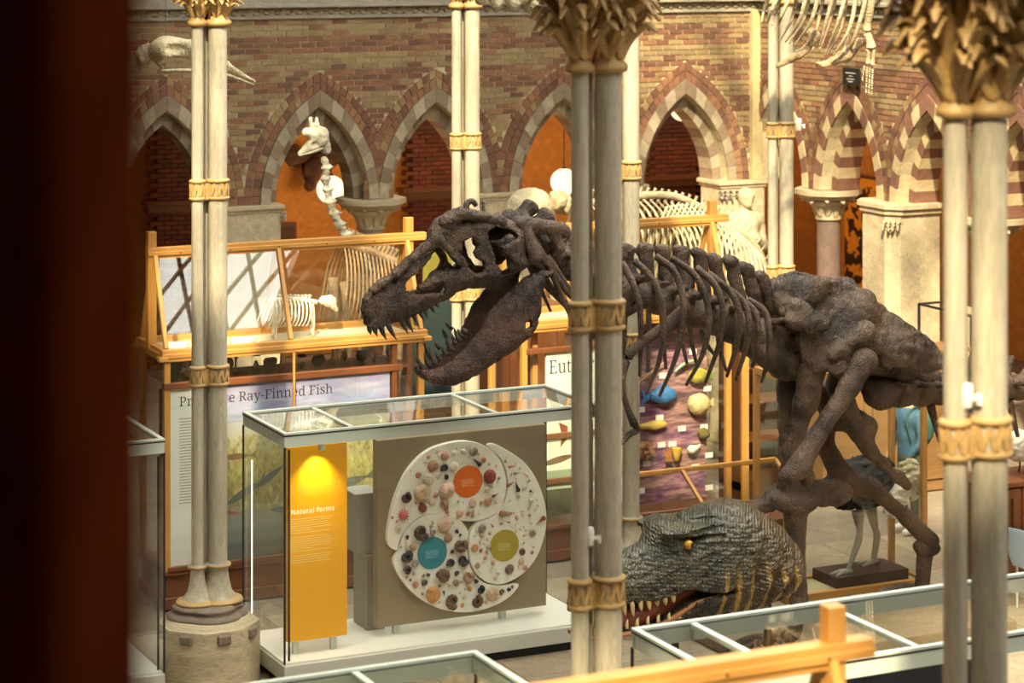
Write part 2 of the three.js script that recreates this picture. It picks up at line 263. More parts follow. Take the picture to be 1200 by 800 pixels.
// local x of this wall runs towards the far end's opposite: world z = local x, so far arches sit at negative local x
arcade(wallRight, -ZB, -20, rightArches.map((z) => -z), (x, y) => (x < -27.5 && y > 4 ? 3 + rnd() : 0), { single: 100, tones: ['#d8c399', '#8d6450'], vary: false, near: (c) => c < -26 });

// imposts, piers and columns under the arches
const impost = (x0, x1, z0, z1, y = IMP) => [span(x0 - 0.05, x1 + 0.05, y - 0.07, y, z0 - 0.05, z1 + 0.05, 0.015), span(x0 - 0.02, x1 + 0.02, y - 0.12, y - 0.06, z0 - 0.02, z1 + 0.02, 0.012)];
function carvedLeaves(x, y, z, w, n, dir = V(0, 0, 1)) {   // a cluster of small curled stone leaves standing off a face
  const out = [], side = V(dir.z, 0, -dir.x);
  for (let i = 0; i < n; i++) { const t = (i + 0.5) / n - 0.5, p = V(x, y, z).addScaledVector(side, t * w); for (let k = 0; k < 3; k++) { const q = p.clone().add(V(0, -0.05 * k + rr(-0.01, 0.01), 0)).addScaledVector(side, rr(-0.015, 0.015)); out.push(sweep([q, q.clone().addScaledVector(dir, 0.03).add(V(0, 0.04, 0)), q.clone().addScaledVector(dir, 0.075).add(V(0, 0.045, 0)), q.clone().addScaledVector(dir, 0.085).add(V(0, 0.01, 0))], [[0.03, 0.012], [0.028, 0.012], [0.022, 0.014], [0.012, 0.01]], { n: 6, seg: 6, ref: side })); } }
  return out;
}
const pier = (name, x0, x1, z0, z1, m = MT.stone, leaves) => { const p = struct(name, merge([span(x0, x1, 0, IMP - 0.1, z0, z1, 0.02), ...impost(x0, x1, z0, z1)]), m); if (leaves) part('carved_leaves', merge(leaves), MT.stoneGrey, p); return p; };
{ // far wall: broad piers between the pairs of arches, single columns inside the pairs
  pier('trim_1', 11.28, 12.4, -ZB - 0.58, -ZB + 0.06, MT.stone, carvedLeaves(12.4, IMP - 0.17, -ZB + 0.02, 0.14, 2, V(0.9, 0, 0.44)));
  pier('trim_2', 15.52, 16.48, -ZB - 0.58, -ZB + 0.06, MT.stone, [carvedLeaves(16.46, IMP - 0.17, -ZB + 0.02, 0.14, 2, V(0.9, 0, 0.44)), carvedLeaves(15.6, IMP - 0.17, -ZB + 0.06, 0.2, 3)]);
  pier('trim_3', 19.88, XR + 0.1, -ZB - 0.58, -ZB + 0.08, MT.stone, carvedLeaves(20.1, IMP - 0.2, -ZB + 0.08, 0.6, 6));
  pier('trim_4', 8.9, 10.05, -ZB - 0.58, -ZB + 0.04);
}
function stoneColumn(label, x, z, shaft, turn = 0) {
  const g = thing('stone_column', label, 'column', [x, 0, z]); g.userData.kind = 'thing'; g.rotation.y = turn;
  part('base', lathe([[0, 0], [0.34, 0], [0.34, 0.25], [0.28, 0.3], [0.3, 0.36], [0.24, 0.42], [0.2, 0.46]], 24), MT.stone, g);
  part('shaft', cyl(0.195, 0.18, 2.08, 0, 0.45, 0, 24), shaft, g);
  const cap = part('capital', lathe([[0.185, 2.5], [0.22, 2.52], [0.2, 2.55], [0.21, 2.62], [0.27, 2.72], [0.37, 2.8], [0.38, 2.84], [0, 2.84]], 24), MT.stone, g);
  part('abacus', merge([new THREE.CylinderGeometry(0.5, 0.44, 0.08, 8).rotateY(Math.PI / 8).translate(0, 2.88, 0), new THREE.CylinderGeometry(0.54, 0.54, 0.08, 8).rotateY(Math.PI / 8).translate(0, 2.95, 0)]), MT.stone, g);
  const lf = (w) => sweep([[0, 0, 0.2], [0, 0.13, 0.245], [0, 0.235, 0.33], [0, 0.262, 0.4], [0, 0.225, 0.43]], [[w * 0.6, 0.018], [w, 0.02], [w, 0.022], [w * 0.75, 0.026], [w * 0.3, 0.02]], { n: 6, seg: 9, ref: V(1, 0, 0) }), a = lf(0.07);
  for (let k = 0; k < 10; k++) { const m = part('carved_leaf', a, MT.stone, cap); m.position.y = 2.56 + (k % 2) * 0.02; m.rotation.y = k / 10 * 2 * Math.PI; }
  return g;
}
stoneColumn('grey stone column with carved capital beside the glowing lamp globe', 13.97, -ZB - 0.3, MT.stoneGrey);
stoneColumn('stone column of the far arcade behind the white iron shaft', 18.17, -ZB - 0.3, MT.stoneGrey);
stoneColumn('polished dark stone column with pale carved capital on the striped arcade', XR + 0.3, -31.87, mat('#7d6a63', { roughness: 0.3, map: rep(stoneMap, 2) }));
stoneColumn('dark stone column of the striped arcade beyond the sunlit iron shafts', XR + 0.3, -27.75, mat('#6d5a50', { roughness: 0.3, map: rep(stoneMap, 2) }));
// right wall piers, eight-sided towards the court
for (const [n, z0] of [['trim_5', 29.83], ['trim_6', 25.68]]) {
  const o = [[0.6, -0.45], [-0.08, -0.45], [-0.24, -0.28], [-0.24, 0.28], [-0.08, 0.45], [0.6, 0.45]], ex = (s, h0, h1) => { const g = extrude(o.map(([x, z]) => [x * (x < 0 ? s : 1) + (x < 0 ? (1 - s) * 0 : 0), z * s]), h1 - h0, 0.008); g.rotateX(-Math.PI / 2); return planar(g).translate(XR, h0, -z0); };
  const p = struct(n, merge([ex(1, 0, IMP - 0.12), ex(1.12, IMP - 0.14, IMP - 0.06), ex(1.24, IMP - 0.06, IMP)]), MT.stone);
  part('carved_leaves', merge([carvedLeaves(XR - 0.2, IMP - 0.28, -z0 + 0.4, 0.3, 4, V(-0.7, 0, 0.7))]), MT.stone, p);
}
// corner pilaster where the two arcades meet
struct('trim_7', span(XR - 0.14, XR + 0.05, IMP, COR - 0.1, -ZB - 0.1, -ZB + 0.1, 0.01), mat('#d9c48f', { map: stoneMap, roughness: 0.85 }));

// corridors behind the arcades: painted walls, brick doorways, floor slab of the gallery above
{
  const bw = struct('wall_corridor', merge([span(-9, 25.2, 0, COR - 0.3, -37.9, -37.5), span(24.6, 25, 0, COR - 0.3, -37.6, -1)]), MT.orange);
  for (const [x0, x1] of [[11.6, 12.7], [16.05, 17.35], [20.7, 21.75]]) {
    const bricks = []; for (let y = 0, k = 0; y < 5.2; y += 0.0765, k++) for (let x = x0 + (k % 2) * 0.12; x < x1; x += 0.24) bricks.push(flatColor(box(Math.min(0.228, x1 - x), 0.066, 0.2, x + 0.11, y + 0.035, -37.36), lin(['#4f2416', '#431d12', '#5a2a1a'][Math.floor(rnd() * 3)])));
    info(part('red_brick_panel', merge(bricks), MT.vcol, bw), null, null, null, 'stuff');
    part('brick_ledge', merge([span(x0 - 0.1, x1 + 0.15, 2.62, 2.7, -37.5, -37.15, 0.01), span(x0 - 0.06, x1 + 0.1, 2.5, 2.62, -37.5, -37.2, 0.01)]), MT.woodDark, bw);
  }
  struct('ceiling', merge([span(-9, 25.2, COR - 0.3, COR - 0.1, -37.9, -ZB - 0.1), span(XR + 0.1, 25.2, COR - 0.3, COR - 0.1, -ZB, -1)]), mat('#6e4a2a', { roughness: 0.9 }));
}
// upper walls above the galleries and the two walls behind the viewer's side
struct('wall_upper', merge([span(-9, 25.4, COR - 0.1, ROOF, -38.3, -37.9), span(25, 25.4, COR - 0.1, ROOF, -38, 5)]), mat('#a98f68', { roughness: 0.9, map: rep(stoneMap, 0.5) }));
struct('wall_left', span(-9.4, -9, 0, ROOF, -38.3, 5), mat('#a98f68', { roughness: 0.9, map: rep(stoneMap, 0.5) }));
struct('wall_front', span(-9.4, 25.4, 0, ROOF, 4.6, 5), mat('#a98f68', { roughness: 0.9, map: rep(stoneMap, 0.5) }));
struct('gallery_floor', span(-9, 25, 5.1, 5.35, -1.2, 4.6), mat('#7d6a50', { roughness: 0.8 }));
struct('gallery_ceiling', span(-9, 25, 9.3, 9.5, -2.4, 4.6), mat('#6e4a2a', { roughness: 0.9 }));
// the viewer looks past a dark pier of the gallery arcade
{
  const a = at(52, 400, 1.6), r = V(C, 0, S), f = V(S, 0, -C), o = [[0, 0.05], [-0.05, 0], [-0.6, 0], [-0.6, 0.5], [-0.05, 0.5], [0, 0.45]].map(([p, q]) => V(a.x, 0, a.z).addScaledVector(r, p).addScaledVector(f, q));
  const g = extrude(o.map((p) => [p.x, -p.z]), 3.6, 0); g.rotateX(-Math.PI / 2); g.translate(0, 5.35, 0);
  struct('gallery_pier', planar(g), mat('#6e3216', { map: rep(stoneMap, 1), roughness: 1, specularIntensity: 0 }));
}
// roof: glass between iron ribs, boarded over in strips
{
  const cell = 0.75, boards = [], glass = [], inB = (x, z) => (x < 12.6 && z > 22 && z < 29.5) || (x < 5.5 && z > 3.1 && z < 11.5) || (x < 9 && z > 8 && z < 12.2) || (x < 4.2 && z > 11.5 && z < 23 && !(x > 1.5 && x < 3.6 && z > 12.2 && z < 15.6)) || (x > 3.2 && z > 1.5 && z < 4.6) || x < -2 || z > 30 || (x > 14.7 && z < 17) || x > 18.5 || (z < 1.0 && !(x < 0.8 && z > -0.6));
  for (let x = -9; x < 25; x += cell) for (let z = -5; z < 38.3; z += cell) (inB(x + cell / 2, z + cell / 2) ? boards : glass).push(inB(x + cell / 2, z + cell / 2) ? box(cell, 0.06, cell, x + cell / 2, ROOF, -z - cell / 2) : new THREE.PlaneGeometry(cell, cell).rotateX(-Math.PI / 2).translate(x + cell / 2, ROOF, -z - cell / 2));
  struct('roof_boards', merge(boards), mat('#8a6a45', { roughness: 0.9 }));
  struct('roof_glass', merge(glass), MT.glass);
  const iron = []; for (let x = -9; x < 25; x += cell * 4) iron.push(span(x - 0.03, x + 0.03, ROOF - 0.12, ROOF + 0.05, 4.6, -38.3)); for (let z = -5; z < 38.3; z += cell * 4) iron.push(span(-9, 25, ROOF - 0.1, ROOF + 0.04, -z - 0.03, -z + 0.03));
  struct('roof_bars', merge(iron), MT.ironDark);
  const ribs = [];
  for (let i = 0; i < 5; i++) for (const s of [-1, 1]) { const x = 12.5 + i * 0.62; ribs.push(sweep([[x - s * 0.75, ROOF - 1.1, -8.6], [x - s * 0.6, ROOF - 0.6, -9.6], [x - s * 0.2, ROOF - 0.35, -10.8], [x + s * 0.5, ROOF - 0.25, -12.8]], [0.05, 0.045, 0.04, 0.04], { n: 6 })); }
  for (const x of [-1, 3.1, 7.2, 11.65, 15.8]) for (const [z0, z1] of [[1, 9.4], [9.4, 13.5], [13.5, 21.5], [21.5, 25.2], [25.2, 33]]) { const m = (z0 + z1) / 2, h = Math.min(3.2, (z1 - z0) * 0.6); for (const e of [z0, z1]) ribs.push(sweep([[x, ROOF - 3.6, -e], [x, ROOF - 3.6 + h * 0.55, -mix(e, m, 0.12)], [x, ROOF - 3.6 + h * 0.9, -mix(e, m, 0.5)], [x, ROOF - 0.15, -m]], [0.07, 0.06, 0.05, 0.05], { n: 6 })); }
  struct('roof_ribs', merge(ribs), MT.iron);
}

// ------------------------------------------------------------------ clustered iron columns of the court
const COLY = { neck: 6.16, b1: 4.59, b2: 2.85, ring: 1.07 };
const collarGeo = (r) => {   // two beads with a zigzag fret between them
  const bead = (y) => lathe([[r, y - 0.022], [r + 0.018, y - 0.014], [r + 0.026, y], [r + 0.018, y + 0.014], [r, y + 0.022]], 20), z = [], n = r > 0.07 ? 10 : 8;
  for (let k = 0; k < n; k++) for (const s of [-1, 1]) { const a0 = (k + 0.5) / n * 2 * Math.PI, a1 = a0 + s * Math.PI / n, q = r + 0.01; z.push(bar([q * Math.cos(a0), 0.058, q * Math.sin(a0)], [q * Math.cos(a1), -0.058, q * Math.sin(a1)], 0.02, 0.024)); }
  return [bead(0), merge(z)];
};
const leafGeo = (h, out, w, curl) => { const lobe = (a, k, q) => sweep([[0, 0, 0], [Math.sin(a) * w * 0.5 * k, h * 0.35 * k, out * 0.1], [Math.sin(a) * w * 1.1 * k, h * 0.72 * k, out * 0.4 * q], [Math.sin(a) * w * 1.6 * k, h * k, out * 0.85 * q], [Math.sin(a) * w * 1.8 * k, (h - curl) * k, out * 1.15 * q]], [[w * 0.2, 0.01], [w * 0.45, 0.012], [w * 0.5, 0.014], [w * 0.42, 0.014], [w * 0.08, 0.006]], { n: 6, seg: 9, ref: V(1, 0, 0) }); return merge([lobe(0, 1, 1), lobe(0.9, 0.85, 0.85), lobe(-0.9, 0.85, 0.85), lobe(1.4, 0.6, 0.8), lobe(-1.4, 0.6, 0.8)]); };
const shaftSets = [[-0.1, 0, 0.056], [0.1, 0, 0.088], [0.0, -0.1, 0.04]];
const collars = { n: collarGeo(0.056), w: collarGeo(0.088) }, leaves = [leafGeo(0.26, 0.16, 0.07, 0.06), leafGeo(0.36, 0.22, 0.08, 0.09), leafGeo(0.46, 0.3, 0.09, 0.12)];
function ironColumn(label, X, Z, { paintwork = MT.iron, gilt = MT.gilt, base = false, leafy = 1 } = {}) {
  const g = thing('iron_column', label, 'column', [X, 0, -Z]); g.userData.kind = 'thing';
  shaftSets.forEach(([dx, dz, r], i) => {
    const s = part('shaft', cyl(r, r * 0.97, 7.4, dx, i === 2 ? 1.0 : 0.85, dz, 24), paintwork, g);
    if (i === 2) return;
    const c = i ? collars.w : collars.n;
    for (const y of [COLY.b1, COLY.b2]) { for (const e of [-0.08, 0.08]) part('collar_bead', c[0], gilt, g).position.set(dx, y + e, dz); part('zigzag_fret', c[1], gilt, g).position.set(dx, y, dz); }
    const cap = part('capital', lathe([[r, COLY.neck - 0.05], [r + 0.035, COLY.neck - 0.035], [r + 0.04, COLY.neck], [r + 0.01, COLY.neck + 0.03], [r + 0.01, COLY.neck + 0.1], [r + 0.01, COLY.neck + 0.3], [r + 0.05, COLY.neck + 0.62], [r + 0.1, COLY.neck + 0.68], [0, COLY.neck + 0.68]], 20, dx, 0, dz), gilt, g);
    if (leafy) for (let tier = 0; tier < 3; tier++) { const n = [7, 6, 6][tier]; for (let k = 0; k < n; k++) { const m = part('leaf', leaves[tier], gilt, cap), a = (k + tier * 0.5) / n * 2 * Math.PI + i * 0.4; m.position.set(dx + Math.sin(a) * (r + 0.005), COLY.neck + 0.04 + tier * 0.13, dz + Math.cos(a) * (r + 0.005)); m.rotation.y = a; m.scale.setScalar(rr(0.8, 1.2) * leafy); } }
  });
  for (const y of [COLY.b1, COLY.b2]) part('collar_bracket', span(-0.06, 0.06, y - 0.1, y + 0.06, -0.03, 0.03, 0.01), gilt, g);
  if (base) {
    for (const [dx, dz, r] of shaftSets.slice(0, 2)) part('shaft_base', lathe([[r, 1.2], [r, 1.1], [r + 0.03, 1.09], [r + 0.03, 1.06], [r + 0.005, 1.05], [r + 0.015, 0.95], [r + 0.04, 0.84], [r + 0.1, 0.76], [r + 0.12, 0.74]], 24, dx, 0, dz), paintwork, g);
    for (const [dx, dz, r] of shaftSets.slice(0, 2)) part('base_ring', merge([lathe([[r, 1.1], [r + 0.035, 1.085], [r + 0.035, 1.065], [r, 1.05]], 24, dx, 0, dz), lathe([[r + 0.08, 0.78], [r + 0.14, 0.765], [r + 0.15, 0.74], [r + 0.1, 0.72]], 24, dx, 0, dz)]), gilt, g);
    part('moulded_base', merge([-0.1, 0.1, 0].map((dx, i) => lathe([[0.02, 0.74], [0.2, 0.74], [0.24, 0.71], [0.22, 0.68], [0.26, 0.66], [0.29, 0.63], [0.27, 0.6], [0, 0.6]], 24, dx, 0, i === 2 ? 0.1 : 0))), MT.stoneDark, g);
    part('pedestal', merge([new THREE.CylinderGeometry(0.4, 0.47, 0.06, 8).rotateY(Math.PI / 8).translate(0, 0.59, 0.02), new THREE.CylinderGeometry(0.48, 0.48, 0.57, 8).rotateY(Math.PI / 8).translate(0, 0.285, 0.02)]), MT.stone, g);
    for (let k = 0; k < 8; k++) { const a = k / 8 * 2 * Math.PI; const m = part('pedestal_stop', rbox(0.13, 0.09, 0.07, 0.02), MT.stoneDark, g); m.position.set(Math.sin(a) * 0.445, 0.5, 0.02 + Math.cos(a) * 0.445); m.rotation.y = a; }
  } else part('pedestal', lathe([[0, 0], [0.24, 0], [0.24, 0.5], [0.21, 0.62], [0.2, 0.7], [0.19, 0.78], [0.17, 0.95], [0.16, 1.05]], 24), MT.stone, g);
  return g;
}
ironColumn('grey iron column pair on an octagonal stone pedestal by the fish case', 7.28, 21.6, { base: true });
ironColumn('weathered iron column pair between the shell case and the ribs', 7.08, 13.46, { leafy: 1.35 });
ironColumn('sunlit cream iron column pair with gilded leaf capitals', 6.99, 9.42, { leafy: 1.5 });
ironColumn('cream iron column pair behind the dinosaur skull', 11.62, 25.3);
ironColumn('cream iron column pair in front of the corner of the brick arcades', 15.72, 25.05);
ironColumn('iron column on a stone pedestal behind the dinosaur forearm', 11.63, 21.5, { base: true });
// small white spotlights clipped to the columns
for (const [px, py, D, what] of [[691, 627, 15.15, 'clipped to the weathered columns'], [1133, 462, 11.45, 'above the lower collar of the sunlit columns'], [936, 145, 29.2, 'above a collar of the column pair at the arcade corner']]) {
  const p = at(px, py, D), g = thing('spotlight', 'small white spotlight ' + what, 'spotlight', p); const s = D / 11.5 > 2 ? 1.3 : 1;
  part('housing', lathe([[0, -0.06 * s], [0.026 * s, -0.06 * s], [0.03 * s, 0.02 * s], [0.024 * s, 0.05 * s], [0, 0.055 * s]], 14), MT.white, g);
  part('clamp', merge([box(0.09, 0.02, 0.02, 0.03, -0.02, 0), box(0.02, 0.05, 0.03, 0.07, -0.03, 0)]), MT.white, g);
}

// ------------------------------------------------------------------ the mounted tyrannosaur skeleton
// traced on its own mid-plane (z = -20.3, along the row of columns); dz is the offset of a bone to the near (-) or far (+) side
const ZT = 20.3, TP = (px, py, dz = 0) => atZ(px, py, ZT + dz), TM = (px, py, dz = 0) => { const p = atZ(px, py, ZT - Math.abs(dz)); p.z = -ZT - dz; return p; };   // TM: traced on the near side, mirrored for the far one
const K1 = (x, y) => [420 + x / 3.3346, 220 + y / 3.3346], K2 = (x, y) => [700 + x / 2.7575, 270 + y / 2.7575], K3 = (x, y) => [840 + x / 2.354, 380 + y / 2.354];
const xy = (k, list, dz = 0) => list.map(([x, y]) => { const p = TP(...k(x, y), dz); return [p.x, p.y]; });
const rex = thing('tyrannosaur_skeleton', 'dark brown mounted dinosaur skeleton with open toothed jaws', 'skeleton', [TP(950, 700).x, 0, -ZT]);
const darkBone = boneTone('#20150d', '#664f3a', 4.5), toothTone = boneTone('#241d18', '#55473a', 9);
const bone = (name, geo, parent = rex, tone = darkBone) => part(name, local(paint(geo, tone), rex), MT.bone, parent);
{
  // skull: two pierced side walls joined by a roof
  const out = xy(K1, [[30, 538], [18, 480], [24, 438], [52, 398], [88, 364], [130, 343], [152, 322], [185, 293], [215, 268], [242, 243], [270, 222], [288, 198], [298, 168], [318, 134], [345, 115], [375, 100], [400, 91], [430, 84], [470, 90], [510, 100], [548, 115], [582, 135], [602, 155], [606, 190], [602, 215], [614, 260], [624, 290], [602, 308], [560, 326], [522, 346], [503, 378], [485, 392], [450, 380], [410, 384], [372, 394], [342, 412], [302, 442], [256, 467], [210, 492], [170, 511], [130, 521], [92, 536], [60, 548]]);
  const holes = [[[242, 302], [285, 245], [308, 232], [326, 262], [352, 295], [340, 322], [310, 336], [288, 366], [302, 392], [222, 402], [168, 398], [168, 374], [188, 345], [222, 326]], [[374, 204], [394, 190], [412, 210], [397, 240], [406, 264], [431, 280], [431, 305], [415, 316], [399, 300], [384, 270], [370, 240]], [[452, 160], [476, 146], [530, 156], [556, 176], [522, 190], [488, 212], [500, 240], [556, 290], [540, 312], [512, 312], [489, 276], [473, 236], [460, 195]]].map((h) => xy(K1, h));
  const po = poly2(out), ph = holes.map(poly2), R0 = TP(...K1(20, 500)), R1 = TP(...K1(600, 200)), x0 = R0.x, x1 = R1.x;
  const wide = (x, y) => { const t = clamp((x - x0) / (x1 - x0), 0, 1); return 0.06 + 0.065 * Math.min(1, t * 4) + 0.2 * clamp((t - 0.4) / 0.4, 0, 1); };
  const skull = (x, y, z) => {
    const d2 = po(x, y); if (d2 > 0.12) return d2;
    let pl = d2; for (const h of ph) pl = smax(pl, -(h(x, y) - 0.016), 0.03);
    const az = Math.abs(z + ZT), w = wide(x, y), inset = clamp((-d2) / 0.12, 0, 1), wl = w * (0.72 + 0.28 * inset), side = smax(pl, Math.abs(az - wl) - 0.034 - 0.012 * inset, 0.03);
    const t = clamp((x - x0) / (x1 - x0), 0, 1), topY = y - mix(R0.y, R1.y, t), roof = smax(smax(d2, -(d2 + 0.055), 0.02), az - wl, 0.03);
    return smin(side, topY > 0.02 ? roof : Math.max(roof, 0.03), 0.03);
  };
  const bs = out.map((p) => V(p[0], p[1], -ZT));
  const S1 = bone('skull', nets(crag(skull, 0.013, 9), ...bounds([...bs, V(bs[0].x, bs[0].y, -ZT - 0.42), V(bs[0].x, bs[0].y, -ZT + 0.42)], 0.05), 0.0125));
  // bones inside the openings: a flap behind the eye, a ragged inner maxilla, a horn over the brow
  bone('cheek_flap', nets(rough(blend([cone(TP(...K1(520, 212), -0.26), TP(...K1(590, 215), -0.28), 0.02, 0.045), cone(TP(...K1(560, 238), -0.27), TP(...K1(598, 240), -0.28), 0.03, 0.04), cone(TP(...K1(590, 200), -0.3), TP(...K1(600, 300), -0.28), 0.05, 0.05)], 0.05), 0.006, 20), ...bounds([TP(...K1(470, 170), -0.4), TP(...K1(640, 330), -0.1)], 0.08), 0.013));
  bone('inner_bone', nets(rough(blend([cone(TP(...K1(240, 385), -0.12), TP(...K1(345, 345), -0.15), 0.03, 0.05), cone(TP(...K1(285, 372), -0.13), TP(...K1(370, 330), -0.16), 0.05, 0.06)], 0.04), 0.03, 16), ...bounds([TP(...K1(220, 300), -0.3), TP(...K1(390, 420), 0.02)], 0.08), 0.014));
  bone('brow_ridge', nets(rough(blend([cone(TP(...K1(330, 135), -0.22), TP(...K1(400, 100), -0.26), 0.05, 0.045), cone(TP(...K1(400, 100), -0.26), TP(...K1(560, 130), -0.3), 0.045, 0.055), cone(TP(...K1(300, 185), -0.2), TP(...K1(395, 290), -0.24), 0.045, 0.035), cone(TP(...K1(150, 335), -0.13), TP(...K1(300, 200), -0.2), 0.035, 0.045), cone(TP(...K1(60, 400), -0.1), TP(...K1(150, 335), -0.13), 0.03, 0.035)], 0.05), 0.014, 17), ...bounds([TP(...K1(40, 60), -0.4), TP(...K1(600, 420), 0.1)], 0.05), 0.014));
  bone('brow_horn', sweep([TP(...K1(418, 95), -0.2), TP(...K1(425, 62), -0.2), TP(...K1(445, 52), -0.2), TP(...K1(460, 70), -0.2)], [0.035, 0.03, 0.028, 0.022], { n: 7 }));
  // lower jaw: two rami meeting at the chin
  const jaw = xy(K1, [[226, 714], [243, 744], [280, 764], [340, 768], [380, 755], [430, 726], [490, 681], [560, 630], [622, 575], [652, 540], [666, 470], [672, 400], [682, 346], [716, 322], [712, 304], [670, 308], [630, 322], [590, 345], [556, 384], [518, 424], [484, 462], [462, 500], [442, 546], [402, 600], [352, 650], [302, 690], [266, 704], [236, 704]]);
  const pj = poly2(jaw), pits = [poly2(xy(K1, [[604, 512], [618, 505], [620, 522], [606, 530]]))], j0 = TP(...K1(226, 714)).x, j1 = TP(...K1(690, 330)).x;
  const low = (x, y, z) => {
    let d2 = pj(x, y); if (d2 > 0.12) return d2;
    const t = clamp((x - j0) / (j1 - j0), 0, 1), w = 0.05 + 0.26 * Math.pow(t, 0.7), az = Math.abs(z + ZT), inset = clamp(-d2 / 0.1, 0, 1); for (const h of pits) d2 = smax(d2, -h(x, y), 0.01);
    return smax(d2, t < 0.08 ? az - w - 0.03 : Math.abs(az - w * (0.86 + 0.14 * inset)) - 0.028 - 0.016 * inset, 0.04);
  };
  const jb = jaw.map((p) => V(p[0], p[1], -ZT)), J1 = bone('lower_jaw', nets(crag(low, 0.013, 8), ...bounds([...jb, V(jb[0].x, jb[0].y, -ZT - 0.38), V(jb[0].x, jb[0].y, -ZT + 0.38)], 0.05), 0.0125), rex, boneTone('#20130c', '#5a4030', 4.5));
  // teeth, each one its own cone
  const tooth = (a, b, z, r, parent) => { const p = TM(...K1(...a), z), q = TM(...K1(...b), z * 1.04), m = p.clone().lerp(q, 0.5).add(V(-0.008, 0, 0)); bone('tooth', sweep([p, m, q], [r, r * 0.8, 0.003], { n: 6, seg: 5 }), parent, toothTone); };
  const up = [[[45, 535], [50, 575]], [[62, 535], [75, 580]], [[85, 530], [110, 595]], [[108, 515], [150, 595]], [[165, 505], [195, 570]], [[185, 500], [215, 565]], [[215, 490], [235, 540]], [[240, 475], [258, 520]], [[262, 465], [270, 510]], [[285, 455], [300, 490]], [[303, 445], [318, 470]]];
  up.forEach(([a, b], i) => { const w = 0.07 + 0.04 * i / 10; tooth(a, b, -w, i < 6 ? 0.03 : 0.024, S1); tooth([a[0] + 14, a[1] - 6], [b[0] + 12, b[1] - 18], w * 0.9, 0.022, S1); });
  const dn = [[[240, 720], [223, 690]], [[258, 712], [229, 660]], [[282, 702], [256, 645]], [[302, 692], [276, 620]], [[322, 674], [300, 630]], [[347, 652], [326, 620]], [[362, 632], [343, 580]], [[382, 610], [366, 570]], [[398, 596], [373, 545]], [[412, 580], [386, 550]], [[424, 566], [403, 540]]];
  dn.forEach(([a, b], i) => { const w = 0.05 + 0.12 * i / 10; tooth(a, b, -w, 0.026, J1); if (i % 2) tooth([a[0] + 10, a[1] - 8], [b[0] + 12, b[1] - 4], w, 0.02, J1); });
}
